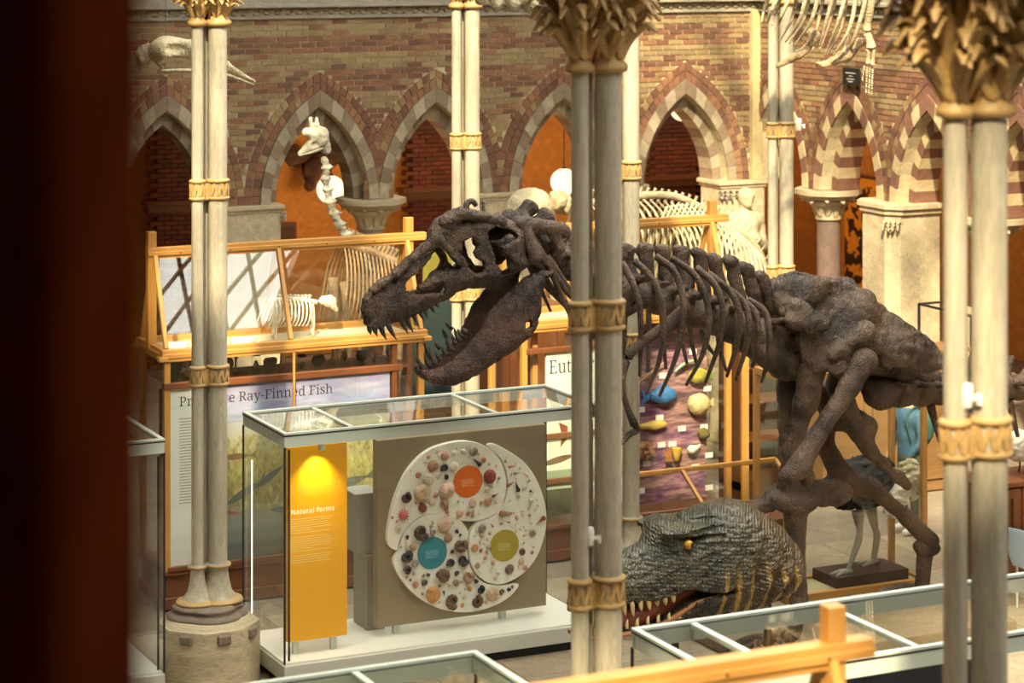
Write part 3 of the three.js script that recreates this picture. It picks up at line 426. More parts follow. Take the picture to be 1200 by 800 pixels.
{
  // backbone: drum-shaped bodies with spines and side wings
  const line = [[606, 262, 0.085], [622, 272, 0.09], [638, 288, 0.095], [654, 304, 0.1], [672, 318, 0.105], [692, 328, 0.11], [713, 335, 0.11], [736, 342, 0.115], [757, 349, 0.115], [779, 356, 0.12], [801, 363, 0.125], [823, 370, 0.13], [845, 378, 0.135], [867, 387, 0.14], [889, 396, 0.145], [912, 405, 0.15]];
  const tops = { 7: [733, 292], 8: [756, 291], 9: [776, 292], 10: [798, 294], 11: [819, 297], 12: [837, 303], 13: [856, 306], 14: [874, 314], 15: [892, 325] };
  line.forEach(([px, py, r], i) => {
    const c = TP(px, py), nx = line[Math.min(i + 1, 15)], pv = line[Math.max(i - 1, 0)], t = TP(nx[0], nx[1]).sub(TP(pv[0], pv[1])).normalize(), up = V(-t.y, t.x, 0), f = [];
    const L = 0.075; f.push(cone(c.clone().addScaledVector(t, -L), c.clone().addScaledVector(t, L), r * 0.86, r * 0.86), cone(c.clone().addScaledVector(t, -L - 0.012), c.clone().addScaledVector(t, -L + 0.012), r * 1.05, r * 1.05));
    const top = tops[i] ? TP(...tops[i]) : c.clone().addScaledVector(up, 0.2 + 0.02 * Math.min(i, 6)).addScaledVector(t, i < 7 ? 0.04 : 0);
    const dn = c.clone().addScaledVector(up, r); for (const q of [-0.042, 0, 0.042]) f.push(cone(dn.clone().addScaledVector(t, q * 0.8), top.clone().addScaledVector(t, q), 0.038, 0.036)); f.push(cone(top.clone().addScaledVector(t, -0.045), top.clone().addScaledVector(t, 0.045), 0.042, 0.045));
    const side = i > 6 ? 0.3 : 0.22; for (const s of [-1, 1]) f.push(cone(c.clone().addScaledVector(up, r * 0.9), c.clone().addScaledVector(up, r * (i > 6 ? 1.6 : 0.6)).add(V(0, 0, s * side)), 0.05, 0.035));
    bone('vertebra', nets(rough(blend(f, 0.05), 0.012, 13), ...bounds([c, top, c.clone().add(V(0, 0, side)), c.clone().add(V(0, 0, -side))], r + 0.14), 0.02));
  });
  // neck ribs and the dark tangle behind the skull
  for (const s of [-1, 1]) {
    for (const [a, b, c] of [[[602, 262], [632, 300], [664, 345]], [[610, 258], [645, 318], [668, 372]], [[622, 276], [655, 330], [690, 372]], [[640, 300], [675, 350], [712, 380]], [[600, 272], [618, 300], [640, 318]]]) bone('neck_rib', sweep([TM(...a, s * 0.16), TM(...b, s * 0.22), TM(...c, s * 0.2)], [[0.055, 0.035], [0.045, 0.028], [0.015, 0.012]], { n: 7, seg: 10 }));
    bone('jaw_joint', nets(rough(blend([cone(TM(612, 262, s * 0.22), TM(628, 300, s * 0.3), 0.07, 0.07), cone(TM(604, 262, s * 0.2), TM(650, 266, s * 0.2), 0.06, 0.07), cone(TM(650, 276, s * 0.2), TM(656, 290, s * 0.22), 0.065, 0.05)], 0.05), 0.02, 13), ...bounds([TM(600, 255, s * 0.1), TM(662, 306, s * 0.36)], 0.12), 0.018));
  }
  // trunk ribs, near and far side
  const ribs = [[[80, 105], [112, 165], [135, 235], [140, 330], [137, 470]], [[120, 98], [172, 150], [206, 222], [214, 310], [200, 420], [155, 530]], [[190, 84], [246, 130], [275, 208], [276, 300], [250, 420], [200, 535]], [[240, 90], [312, 142], [352, 222], [360, 300], [340, 400], [287, 500]], [[320, 120], [382, 180], [406, 262], [394, 362], [350, 490]], [[360, 140], [432, 202], [460, 272], [449, 372], [418, 472]], [[410, 180], [472, 232], [491, 302], [478, 384], [448, 482]], [[450, 214], [506, 260], [520, 325], [512, 400], [500, 440]], [[488, 225], [540, 262], [556, 332], [550, 420], [530, 490]]];
  ribs.forEach((r, i) => {
    for (const s of [-1, 1]) {
      const w = 0.30 + 0.22 * Math.sin(Math.PI * (i + 2) / 12), n = r.length - 1;
      const pts = r.map(([x, y], k) => { const f = k / n, z = 0.16 + (w - 0.1) * Math.sin(Math.PI * (0.12 + 0.72 * f)) + 0.02; const [px, py] = K2(x, y); return TM(px, py, s * z); });
      bone('rib', sweep(pts, [[0.042, 0.03], [0.042, 0.028], [0.037, 0.026], [0.032, 0.022], [0.018, 0.014]], { n: 8, seg: 22 }));
    }
  });
  // belly-side bodies of the back vertebrae in shadow between the ribs
  for (const [a, b, r] of [[[835, 370], [905, 410], 0.14], [[880, 400], [925, 425], 0.16]]) bone('back_body', nets(rough(cone(TP(...a), TP(...b), r, r + 0.03), 0.03, 9), ...bounds([TP(...a), TP(...b)], r + 0.1), 0.024));
  // shoulder blades and short arms
  for (const s of [-1, 1]) {
    const z = s * 0.44, Q = (x, y) => TM(...K2(x, y), z);
    bone('shoulder_blade', sweep([Q(296, 252), Q(262, 280), Q(200, 325), Q(140, 365), Q(100, 405), Q(82, 445), Q(76, 480)], [[0.075, 0.02], [0.085, 0.022], [0.06, 0.026], [0.05, 0.03], [0.052, 0.033], [0.06, 0.04], [0.05, 0.042]], { n: 8, seg: 22, ref: V(0.55, 0.8, 0) }));
    bone('upper_arm', sweep([Q(76, 470), Q(84, 530), Q(98, 575), Q(120, 628)], [[0.045, 0.045], [0.03, 0.03], [0.028, 0.028], [0.042, 0.042]], { n: 8 }));
    bone('forearm', sweep([Q(122, 628), Q(128, 648), Q(104, 662), Q(78, 690)], [0.034, 0.026, 0.022, 0.02], { n: 7 }));
    for (const [dx, dy] of [[-4, 10], [10, -6]]) bone('claw', sweep([Q(126 + dx, 640 + dy * 0.3), Q(100 + dx, 655 + dy), Q(78, 664 + dy)], [0.02, 0.018, 0.004], { n: 6 }));
  }
}
{
  // hips: pierced thick plates on either side of the sacrum
  const il = xy(K2, [[560, 200], [575, 168], [612, 147], [660, 141], [722, 150], [790, 160], [848, 180], [880, 218], [905, 250], [962, 290], [1020, 328], [1052, 360], [1070, 400], [1062, 432], [1020, 446], [960, 442], [905, 424], [880, 440], [850, 392], [812, 388], [778, 412], [752, 452], [720, 462], [690, 448], [650, 440], [620, 400], [600, 350], [610, 300], [590, 280], [566, 262]], -0.06);
  const yLow = TP(1000, 430).y, yTop = TP(940, 322).y, pil = poly2(il), bs = il.map((p) => V(p[0], p[1], -ZT));
  for (const s of [-1, 1]) {
    const f = (x, y, z) => { const d2 = pil(x, y); if (d2 > 0.2) return d2; const zz = (z + ZT) * -s, lean = clamp((y - yLow) / (yTop - yLow), 0, 1), bow = mix(0.36, 0.1, lean) + 0.12 * fbm(x * 2.4 + s, y * 2.4, 3, 4) + 0.04 * Math.sin(x * 9 - y * 6); const t = 0.05 + 0.05 * clamp(-d2 / 0.2, 0, 1); return smax(d2, Math.abs(zz + bow * -1) - t, 0.06); };
    bone('hip_plate', nets(crag(f, 0.036, 4.5), ...bounds([...bs, V(bs[0].x, bs[0].y, -ZT + s * -0.05), V(bs[0].x, bs[0].y, -ZT + s * 0.6), V(bs[0].x, bs[0].y, -ZT - s * 0.6)], 0.06), 0.018));
    const Z = -s;   // lobe at the front and the hip socket collar
    bone('hip_lobe', nets(rough(blend([cone(TM(...K2(640, 250), 0.3 * s), TM(...K2(720, 300), 0.36 * s), 0.1, 0.09), cone(TM(...K2(620, 290), 0.36 * s), TM(...K2(690, 310), 0.4 * s), 0.06, 0.08), cone(TM(...K2(760, 400), 0.36 * s), TM(...K2(860, 330), 0.38 * s), 0.1, 0.12), cone(TM(...K2(860, 330), 0.26 * s), TM(...K2(1030, 400), 0.3 * s), 0.12, 0.09)], 0.09), 0.022, 13), ...bounds([TM(...K2(560, 180), 0.2 * s), TM(...K2(1090, 460), 0.6 * s)], 0.06), 0.02));
  }
  bone('sacrum', nets(rough(blend([cone(TP(905, 392), TP(1085, 440), 0.15, 0.15), cone(TP(905, 340), TP(990, 335), 0.08, 0.09), cone(TP(990, 335), TP(1075, 400), 0.09, 0.07), cone(TP(940, 360), TP(1030, 400), 0.15, 0.16)], 0.1), 0.03, 7), ...bounds([TP(890, 330), TP(1095, 470)], 0.24), 0.022));
  // front bone of the hip with its boot, and the rear bone
  bone('pubis', nets(rough(blend([cone(TM(952, 425, -0.2), TM(944, 470, -0.14), 0.15, 0.12), cone(TM(944, 470, -0.14), TM(928, 530, -0.06), 0.11, 0.07), cone(TM(952, 425, 0.2), TM(944, 470, 0.14), 0.15, 0.12), cone(TM(944, 470, 0.14), TM(928, 530, 0.06), 0.11, 0.07), cone(TP(930, 530, -0.06), TP(918, 570, -0.02), 0.085, 0.08)], 0.07), 0.02, 9), ...bounds([TP(915, 420), TP(975, 575), TP(940, 500, 0.5), TP(940, 500, -0.5)], 0.12), 0.021));
  bone('pubic_boot', nets(rough(smaxed(poly2(xy(K3, [[66, 520], [72, 505], [110, 490], [150, 462], [185, 440], [230, 430], [290, 430], [345, 430], [365, 450], [355, 480], [320, 498], [280, 500], [240, 490], [190, 492], [150, 508], [105, 528]])), 0.11), 0.014, 11), ...bounds([TP(866, 560, -0.14), TP(998, 606, 0.14)], 0.05), 0.018));
  bone('ischium', nets(rough(blend([cone(TM(990, 470, -0.26), TM(1002, 500, -0.16), 0.1, 0.1), cone(TM(990, 470, 0.26), TM(1002, 500, 0.16), 0.1, 0.1), cone(TP(980, 480, 0), TP(1016, 500, 0), 0.09, 0.11), cone(TP(1002, 496, 0), TP(1020, 528, 0), 0.13, 0.075), cone(TP(1020, 528, 0), TP(1052, 560, 0), 0.065, 0.05), cone(TP(1052, 558, 0), TP(1063, 568, 0), 0.06, 0.055)], 0.06), 0.014, 10), ...bounds([TP(970, 460), TP(1070, 575), TP(1000, 500, 0.36), TP(1000, 500, -0.36)], 0.12), 0.02));
  // legs: near one upright with its knee forward, far one trailing
  const limb = (name, list, k, m, cell = 0.019) => bone(name, nets(crag(blend(list.map(([a, b, r, q]) => cone(a, b, r, q)), k), 0.009, 7), ...bounds(list.flatMap((l) => [l[0], l[1]]), m), cell));
  const N = -0.46, Fz = 0.44, T = TP;
  limb('thigh_bone', [[T(1004, 418, N + 0.1), T(1014, 424, N), 0.12, 0.12], [T(1012, 422, N), T(996, 452, N - 0.02), 0.125, 0.105], [T(996, 452, N - 0.02), T(956, 512, N - 0.04), 0.1, 0.085], [T(956, 512, N - 0.04), T(938, 545, N - 0.04), 0.088, 0.11], [T(938, 545, N - 0.04), T(926, 556, N - 0.04), 0.11, 0.1], [T(940, 548, N + 0.04), T(946, 560, N + 0.04), 0.09, 0.08]], 0.05, 0.17);
  limb('shin_bone', [[T(918, 588, N), T(946, 588, N), 0.1, 0.1], [T(932, 592, N), T(933, 640, N), 0.13, 0.085], [T(933, 640, N), T(937, 700, N), 0.08, 0.085], [T(922, 560, N), T(930, 592, N), 0.09, 0.1], [T(950, 590, N + 0.02), T(958, 586, N), 0.06, 0.05]], 0.05, 0.16);
  limb('foot_bone', [[T(937, 700, N), T(930, 740, N), 0.09, 0.08], [T(930, 740, N), T(900, 768, N), 0.075, 0.06]], 0.04, 0.14);
  limb('thigh_bone', [[T(985, 440, Fz - 0.1), T(975, 470, Fz), 0.13, 0.11], [T(975, 470, Fz), T(966, 520, Fz), 0.1, 0.09], [T(966, 520, Fz), T(985, 556, Fz), 0.095, 0.12], [T(985, 556, Fz), T(1000, 566, Fz), 0.12, 0.11]], 0.05, 0.17);
  limb('shin_bone', [[T(996, 566, Fz), T(1022, 572, Fz), 0.12, 0.1], [T(1022, 572, Fz), T(1062, 606, Fz), 0.085, 0.075], [T(1062, 606, Fz), T(1090, 634, Fz), 0.078, 0.1]], 0.05, 0.16);
  limb('foot_bone', [[T(1078, 640, Fz), T(1094, 642, Fz), 0.075, 0.075], [T(1084, 645, Fz), T(1080, 690, Fz), 0.085, 0.075], [T(1080, 690, Fz), T(1072, 722, Fz), 0.075, 0.06]], 0.04, 0.14);
  for (const [px, py, z, n] of [[900, 768, N, 3], [1066, 722, Fz, 3]]) for (let k = 0; k < n; k++) { const p = T(px, py, z + (k - 1) * 0.12); bone('toe', sweep([[p.x + 0.1, 0.14, p.z], [p.x - 0.12, 0.16, p.z + (k - 1) * -0.06], [p.x - 0.36, 0.1, p.z + (k - 1) * -0.1], [p.x - 0.48, 0.04, p.z + (k - 1) * -0.12]], [0.06, 0.055, 0.045, 0.012], { n: 8 })); }
  // tail
  let px = 1040, py = 457; for (let i = 0; i < 11; i++) {
    const r = 0.165 * Math.pow(0.95, i), c = T(px, py), f = [cone(c.clone().add(V(-0.07, 0, 0)), c.clone().add(V(0.07, 0, 0)), r, r * 0.94), cone(c.clone().add(V(-0.095, 0, 0)), c.clone().add(V(-0.08, 0, 0)), r * 1.13, r * 1.13), cone(c.clone().add(V(0, r, 0)), c.clone().add(V(0.08, r + 0.17, 0)), 0.05, 0.04), cone(c.clone().add(V(0, 0.06, 0)), c.clone().add(V(0.05, 0.08, 0.3)), 0.05, 0.03), cone(c.clone().add(V(0, 0.06, 0)), c.clone().add(V(0.05, 0.08, -0.3)), 0.05, 0.03)];
    bone('tail_vertebra', nets(rough(blend(f, 0.04), 0.012, 12), ...bounds([c, c.clone().add(V(0.08, r + 0.2, 0)), c.clone().add(V(0, 0, 0.3)), c.clone().add(V(0, 0, -0.3))], r + 0.22), 0.02));
    if (i > 1 && i < 9) bone('chevron', sweep([c.clone().add(V(0.04, -r, 0)), c.clone().add(V(0.1, -r - 0.2, 0)), c.clone().add(V(0.16, -r - 0.4, 0))], [0.05, 0.035, 0.02], { n: 7 }));
    px += 23; py += -0.5;
  }
  // steel props of the mount, and the low plinth it stands on
  const steel = mat('#1d1b1a', { roughness: 0.4, metalness: 0.6 });
  part('steel_prop', local(bar(T(936, 560, 0), V(T(936, 560).x, 0.1, -ZT), 0.035), rex), steel, rex);
  part('plinth', local(span(T(880, 700).x - 0.4, T(1085, 700).x + 0.6, 0.002, 0.12, -ZT - 0.62, -ZT + 0.72, 0.02), rex), mat('#a08c70', { roughness: 0.8, map: stoneMap }), rex);
}
function smaxed(p, t) { return (x, y, z) => smax(p(x, y), Math.abs(z + ZT) - t, 0.04); }

// ------------------------------------------------------------------ life-size painted model head of the same animal
{
  const ZM = 18.95, Q = (x, y, dz = 0) => { const p = atZ(680 + x / 4, 560 + y / 4, ZM); return V(p.x, p.y, p.z - dz); }, h = thing('dinosaur_head_model', 'painted green-brown scaly dinosaur head model with open toothed mouth', 'model', [Q(600, 400).x, 0, -ZM]);
  const prof = poly2([[-30, 420], [40, 365], [120, 350], [195, 345], [235, 326], [290, 290], [312, 225], [330, 196], [380, 180], [440, 188], [520, 150], [600, 118], [690, 93], [760, 104], [850, 158], [920, 212], [985, 300], [1004, 400], [985, 470], [920, 532], [850, 582], [760, 622], [660, 648], [560, 668], [440, 690], [330, 706], [240, 730], [100, 760], [-30, 760], [-60, 600]].map(([x, y]) => { const p = Q(x, y); return [p.x, p.y]; }));
  const mouth = poly2([[-90, 640], [60, 596], [200, 565], [300, 548], [372, 512], [410, 488], [450, 482], [500, 496], [565, 490], [620, 478], [682, 470], [620, 486], [540, 506], [480, 535], [430, 565], [390, 605], [330, 652], [260, 688], [190, 700], [-90, 735]].map(([x, y]) => { const p = Q(x, y); return [p.x, p.y]; }));
  const xs = Q(0, 0).x, sc = Q(100, 0).x - xs, eyeC = Q(428, 275, -0.3);
  const half = (x) => { const t = (x - xs) / sc; return t < 2.6 ? mix(0.17, 0.24, clamp(t / 2.6, 0, 1)) : t < 6.6 ? mix(0.24, 0.44, (t - 2.6) / 4) : mix(0.44, 0.5, clamp((t - 6.6) / 2, 0, 1)); };
  const wrinkle = (x, y, z) => { const t = (x - xs) / sc; let w = 0.008 * n3(x * 7 + y * 5, y * 26 - x * 10, z * 9) + 0.006 * n3(x * 30, y * 34, z * 30) + 0.006 * n3(x * 62, y * 62, z * 62); if (t > 5.6) w += 0.02 * Math.sin((x - y * 0.35) * 30 + 2.2 * n3(x * 3, y * 3, z * 2)) * clamp((t - 5.6) * 0.6, 0, 1) * clamp((Q(0, 300).y - y) * 2.4, 0.15, 1); if (t > 4.4 && t < 6 && y > Q(0, 330).y) w += 0.014 * Math.sin(y * 95 + 2 * n3(x * 5, y * 5, 1)); return w; };
  const body = (x, y, z) => {
    const d2 = prof(x, y); if (d2 > 0.2) return d2; const W = half(x), e = clamp(-d2 / (0.42), 0, 1), h2 = W * Math.sqrt(e * (2 - e)), az = Math.abs(z + ZM); let d = smax(d2, (az - h2) * 0.62, 0.03);
    d = smin(d, ell(Q(430, 222, (z < -ZM ? 1 : -1) * 0.22), [0.24, 0.05, 0.1])(x, y, z), 0.05); d = smin(d, ell(Q(600, 420, (z < -ZM ? 1 : -1) * 0.3), [0.2, 0.14, 0.12])(x, y, z), 0.1); d = smin(d, ell(Q(300, 470, (z < -ZM ? 1 : -1) * 0.12), [0.3, 0.08, 0.11])(x, y, z), 0.08);
    d = smax(d, -smax(mouth(x, y), az - 0.6, 0.02), 0.02); d = smax(d, -ell(Q(428, 275, (z < -ZM ? 1 : -1) * 0.36), [0.075, 0.06, 0.07])(x, y, z), 0.03);
    return Math.abs(d) > 0.06 ? d : d + wrinkle(x, y, z);
  };
  const base = [lin('#292820'), lin('#5c5742'), lin('#584226'), lin('#b8944a')];
  const skin = (x, y, z) => { const t = clamp(0.45 + 0.6 * fbm(x * 4, y * 4, z * 4, 4) + 0.5 * n3(x * 34, y * 34, z * 34), 0, 1), s = x - Q(560, 0).x, warm = clamp(s * 1.6, 0, 0.9), str = s > 0 ? clamp(Math.sin(s * 44 + 2.5 * n3(x * 1.5, y * 2, 1)) * 2 - 0.8, 0, 1) * clamp((Q(0, 420).y - y) * 4, 0, 1) : 0; return [0, 1, 2].map((i) => mix(mix(mix(base[0][i], base[1][i], t), base[2][i], warm * 0.7), base[3][i], str)); };
  const skinM = mat('#ffffff', { vertexColors: true, roughness: 0.42, bumpMap: rep(scaleBump, 0.9), bumpScale: 0.013 });
  part('head', local(paint(nets(body, ...bounds([Q(-30, 430), Q(950, 400), Q(500, 760), Q(700, 100), Q(700, 300, 0.55), Q(700, 300, -0.55)], 0.1), 0.0115), skin), h), skinM, h);
  const eye = part('eye', local(ball(0.042, ...Q(430, 276, -0.3).toArray()), h), mat('#b98a2c', { roughness: 0.1 }), h); part('pupil', local(ball(0.02, ...Q(434, 276, -0.327).toArray(), 1, 1.2, 0.8), h), mat('#0c0a06', { roughness: 0.1 }), eye);
  part('tongue', local(paint(nets(rough(blend([cone(Q(30, 680), Q(240, 650), 0.06, 0.08), cone(Q(240, 650), Q(470, 535), 0.1, 0.14)], 0.08), 0.01, 18), ...bounds([Q(0, 700), Q(520, 500), Q(300, 600, 0.2), Q(300, 600, -0.2)], 0.15), 0.018), boneTone('#7a3a26', '#b86a44', 8)), h), mat('#ffffff', { vertexColors: true, roughness: 0.35 }), h);
  for (const s of [-1, 1]) part('lip', local(sweep([Q(-20, 738, s * 0.14), Q(190, 706, s * 0.16), Q(330, 656, s * 0.21), Q(400, 604, s * 0.25), Q(470, 545, s * 0.3), Q(560, 502, s * 0.35)], [0.02, 0.022, 0.024, 0.024, 0.018, 0.008], { n: 7 }), h), mat('#a9703f', { roughness: 0.5, bumpMap: fineBump, bumpScale: 0.004 }), h);
  const tm = mat('#d8c48c', { roughness: 0.35 });
  for (let k = 0; k < 12; k++) { const t = k / 11, a = Q(mix(-10, 370, t), mix(612, 520, t) + 8 * Math.sin(t * 3), -mix(0.1, 0.25, t)), L = mix(0.15, 0.06, t) * rr(0.75, 1.1); for (const s of [1, -1]) part('tooth', local(sweep([[a.x, a.y + 0.03, s > 0 ? a.z : -2 * ZM - a.z], [a.x + 0.006, a.y - L * 0.5, s > 0 ? a.z : -2 * ZM - a.z], [a.x + 0.022, a.y - L, s > 0 ? a.z - 0.01 : -2 * ZM - a.z]], [0.024, 0.02, 0.003], { n: 7, seg: 5 }), h), tm, h); }
  for (let k = 0; k < 10; k++) { const t = k / 9, a = Q(mix(0, 400, t), mix(720, 612, t), -mix(0.09, 0.25, t)), L = mix(0.07, 0.045, t); part('tooth', local(sweep([[a.x, a.y - 0.02, a.z], [a.x, a.y + L * 0.5, a.z], [a.x + 0.012, a.y + L, a.z]], [0.018, 0.014, 0.003], { n: 6, seg: 4 }), h), tm, h); }
  const px = Q(945, 560), st = mat('#15130f', { roughness: 0.5, metalness: 0.4 });
  for (const [dx, y] of [[0.12, 1], [1.1, 0.75]]) part('stand_post', local(bar([px.x - dx, 0.02, -ZM - 0.05], [px.x - dx, y, -ZM - 0.05], 0.05), h), st, h);
  part('stand_base', local(span(px.x - 1.5, px.x + 0.2, 0, 0.03, -ZM - 0.35, -ZM + 0.35), h), st, h);
}

// ------------------------------------------------------------------ display cases
const caseGlass = new THREE.MeshPhysicalMaterial({ color: new THREE.Color().setRGB(0.955, 0.975, 0.955), roughness: 0.0, transmission: 1, thickness: 0, ior: 1.8, side: THREE.DoubleSide });
const quad = (a, b, c, d) => { const g = new THREE.BufferGeometry(); g.setAttribute('position', new THREE.Float32BufferAttribute([a, b, c, d].flatMap((p) => (p.isVector3 ? p.toArray() : p)), 3)); g.setAttribute('uv', new THREE.Float32BufferAttribute([0, 0, 1, 0, 1, 1, 0, 1], 2)); g.setIndex([0, 1, 2, 0, 2, 3]); g.computeVertexNormals(); return g; };
const tri = (a, b, c) => quad(a, b, c, c);
function woodCase(name, label, { X0, X1, Zf, Zb, beam = 2.69, ridge = 3.69, mids = [], low = 0.4 }) {
  const g = thing(name, label, 'display case', [(X0 + X1) / 2, 0, -(Zf + Zb) / 2]), Zm = (Zf + Zb) / 2, P = (n, geo, m = MT.wood, to = g) => part(n, local(Array.isArray(geo) ? merge(geo) : geo, g), m, to), w = 0.07;
  P('base', [span(X0, X1, 0, 0.12, -Zb, -Zf, 0.01), span(X0 + 0.03, X1 - 0.03, 0.1, low - 0.04, -Zb + 0.03, -Zf - 0.03), span(X0 - 0.01, X1 + 0.01, low - 0.05, low, -Zb - 0.01, -Zf + 0.01, 0.01)], MT.woodRed);
  for (const x of [X0 + w / 2, X1 - w / 2]) for (const z of [Zf + w / 2, Zb - w / 2]) P('post', span(x - w / 2, x + w / 2, low, beam - 0.1, -z - w / 2, -z + w / 2, 0.008));
  const beamAt = (x0, x1, z0, z1, long) => { const o = long ? [0, 0.012] : [0.012, 0]; return [span(x0, x1, beam - 0.13, beam - 0.09, -z1, -z0, 0.006), span(x0 - o[0], x1 + o[0], beam - 0.095, beam - 0.045, -z1 - o[1], -z0 + o[1], 0.008), span(x0, x1, beam - 0.05, beam, -z1, -z0, 0.008)]; };
  P('eaves_beam', beamAt(X0 - 0.03, X1 + 0.03, Zf - 0.02, Zf + 0.07, true)); P('eaves_beam', beamAt(X0 - 0.03, X1 + 0.03, Zb - 0.07, Zb + 0.02, true));
  P('eaves_beam', beamAt(X0 - 0.02, X0 + 0.06, Zf + 0.07, Zb - 0.07, false)); P('eaves_beam', beamAt(X1 - 0.06, X1 + 0.02, Zf + 0.07, Zb - 0.07, false));
  for (const x of [X0 - 0.02, X1 + 0.02]) for (const z of [Zf, Zb]) P('corner_cap', span(x - 0.05, x + 0.05, beam - 0.12, beam - 0.07, -z - 0.05, -z + 0.05, 0.01));
  const rb = P('ridge_beam', [span(X0 - 0.05, X1 + 0.2, ridge - 0.04, ridge, -Zm - 0.05, -Zm + 0.05, 0.006), span(X0 - 0.05, X1 + 0.2, ridge - 0.085, ridge - 0.038, -Zm - 0.062, -Zm + 0.062, 0.008), span(X0, X1, ridge - 0.12, ridge - 0.083, -Zm - 0.045, -Zm + 0.045, 0.006)]);
  for (let x = X0 + 0.3; x < X1; x += 0.55) P('screw', cyl(0.008, 0.008, 0.01, 0, 0, 0, 8).rotateX(Math.PI / 2).translate(x, ridge - 0.06, -Zm + 0.06), MT.woodDark, rb);
  for (const x of [X0, X1]) P('end_post', span(x - 0.048, x + 0.048, beam - 0.05, ridge + 0.17, -Zm - 0.045, -Zm + 0.045, 0.008));
  for (const x of [X0 + 0.03, ...mids, X1 - 0.03]) for (const z of [Zf + 0.03, Zb - 0.03]) P('rafter', bar([x, beam, -z], [x, ridge - 0.08, -Zm - Math.sign(Zm - z) * -0.04], 0.045, 0.05, 0.006));
  const st = [X0 + 0.03, ...mids, X1 - 0.03];
  for (let i = 0; i + 1 < st.length; i++) { P('glass_pane', quad([st[i], beam, -Zf - 0.03], [st[i + 1], beam, -Zf - 0.03], [st[i + 1], ridge - 0.1, -Zm + 0.04], [st[i], ridge - 0.1, -Zm + 0.04]), caseGlass); P('glass_pane', quad([st[i + 1], beam, -Zb + 0.03], [st[i], beam, -Zb + 0.03], [st[i], ridge - 0.1, -Zm - 0.04], [st[i + 1], ridge - 0.1, -Zm - 0.04]), MT.glass); }
  for (const x of [X0, X1]) P('glass_pane', tri([x, beam, -Zf - 0.04], [x, beam, -Zb + 0.04], [x, ridge - 0.1, -Zm]), MT.glass);
  P('glass_pane', quad([X0, low, -Zf - 0.02], [X1, low, -Zf - 0.02], [X1, beam - 0.1, -Zf - 0.02], [X0, beam - 0.1, -Zf - 0.02]), caseGlass);
  for (const x of [X0 + 0.02, X1 - 0.02]) P('glass_pane', quad([x, low, -Zf - 0.05], [x, low, -Zb + 0.05], [x, beam - 0.1, -Zb + 0.05], [x, beam - 0.1, -Zf - 0.05]), MT.glass);
  P('shelf', span(X0 + 0.06, X1 - 0.06, beam - 0.09, beam - 0.06, -Zb + 0.06, -Zf - 0.06), mat('#c9bb9a', { roughness: 0.6 }));
  g.userData.make = P; return g;
}
const fishX = [7.62, 10.55], fish = woodCase('wooden_display_case', 'gabled oak and glass case with the ray-finned fish panel', { X0: fishX[0], X1: fishX[1], Zf: 24, Zb: 24.9, mids: [XZ(338, 24.1)] });
const lines = (c, x, y, w, n, dy, col) => { c.fillStyle = col; for (let i = 0; i < n; i++) { let p = x; const end = x + w * (i % 6 === 5 ? 0.5 : rr(0.88, 1)); while (p < end) { const l = rr(4, 16); c.fillRect(p, y + i * dy, Math.min(l, end - p), Math.max(1, dy * 0.32)); p += l + 3; } } };
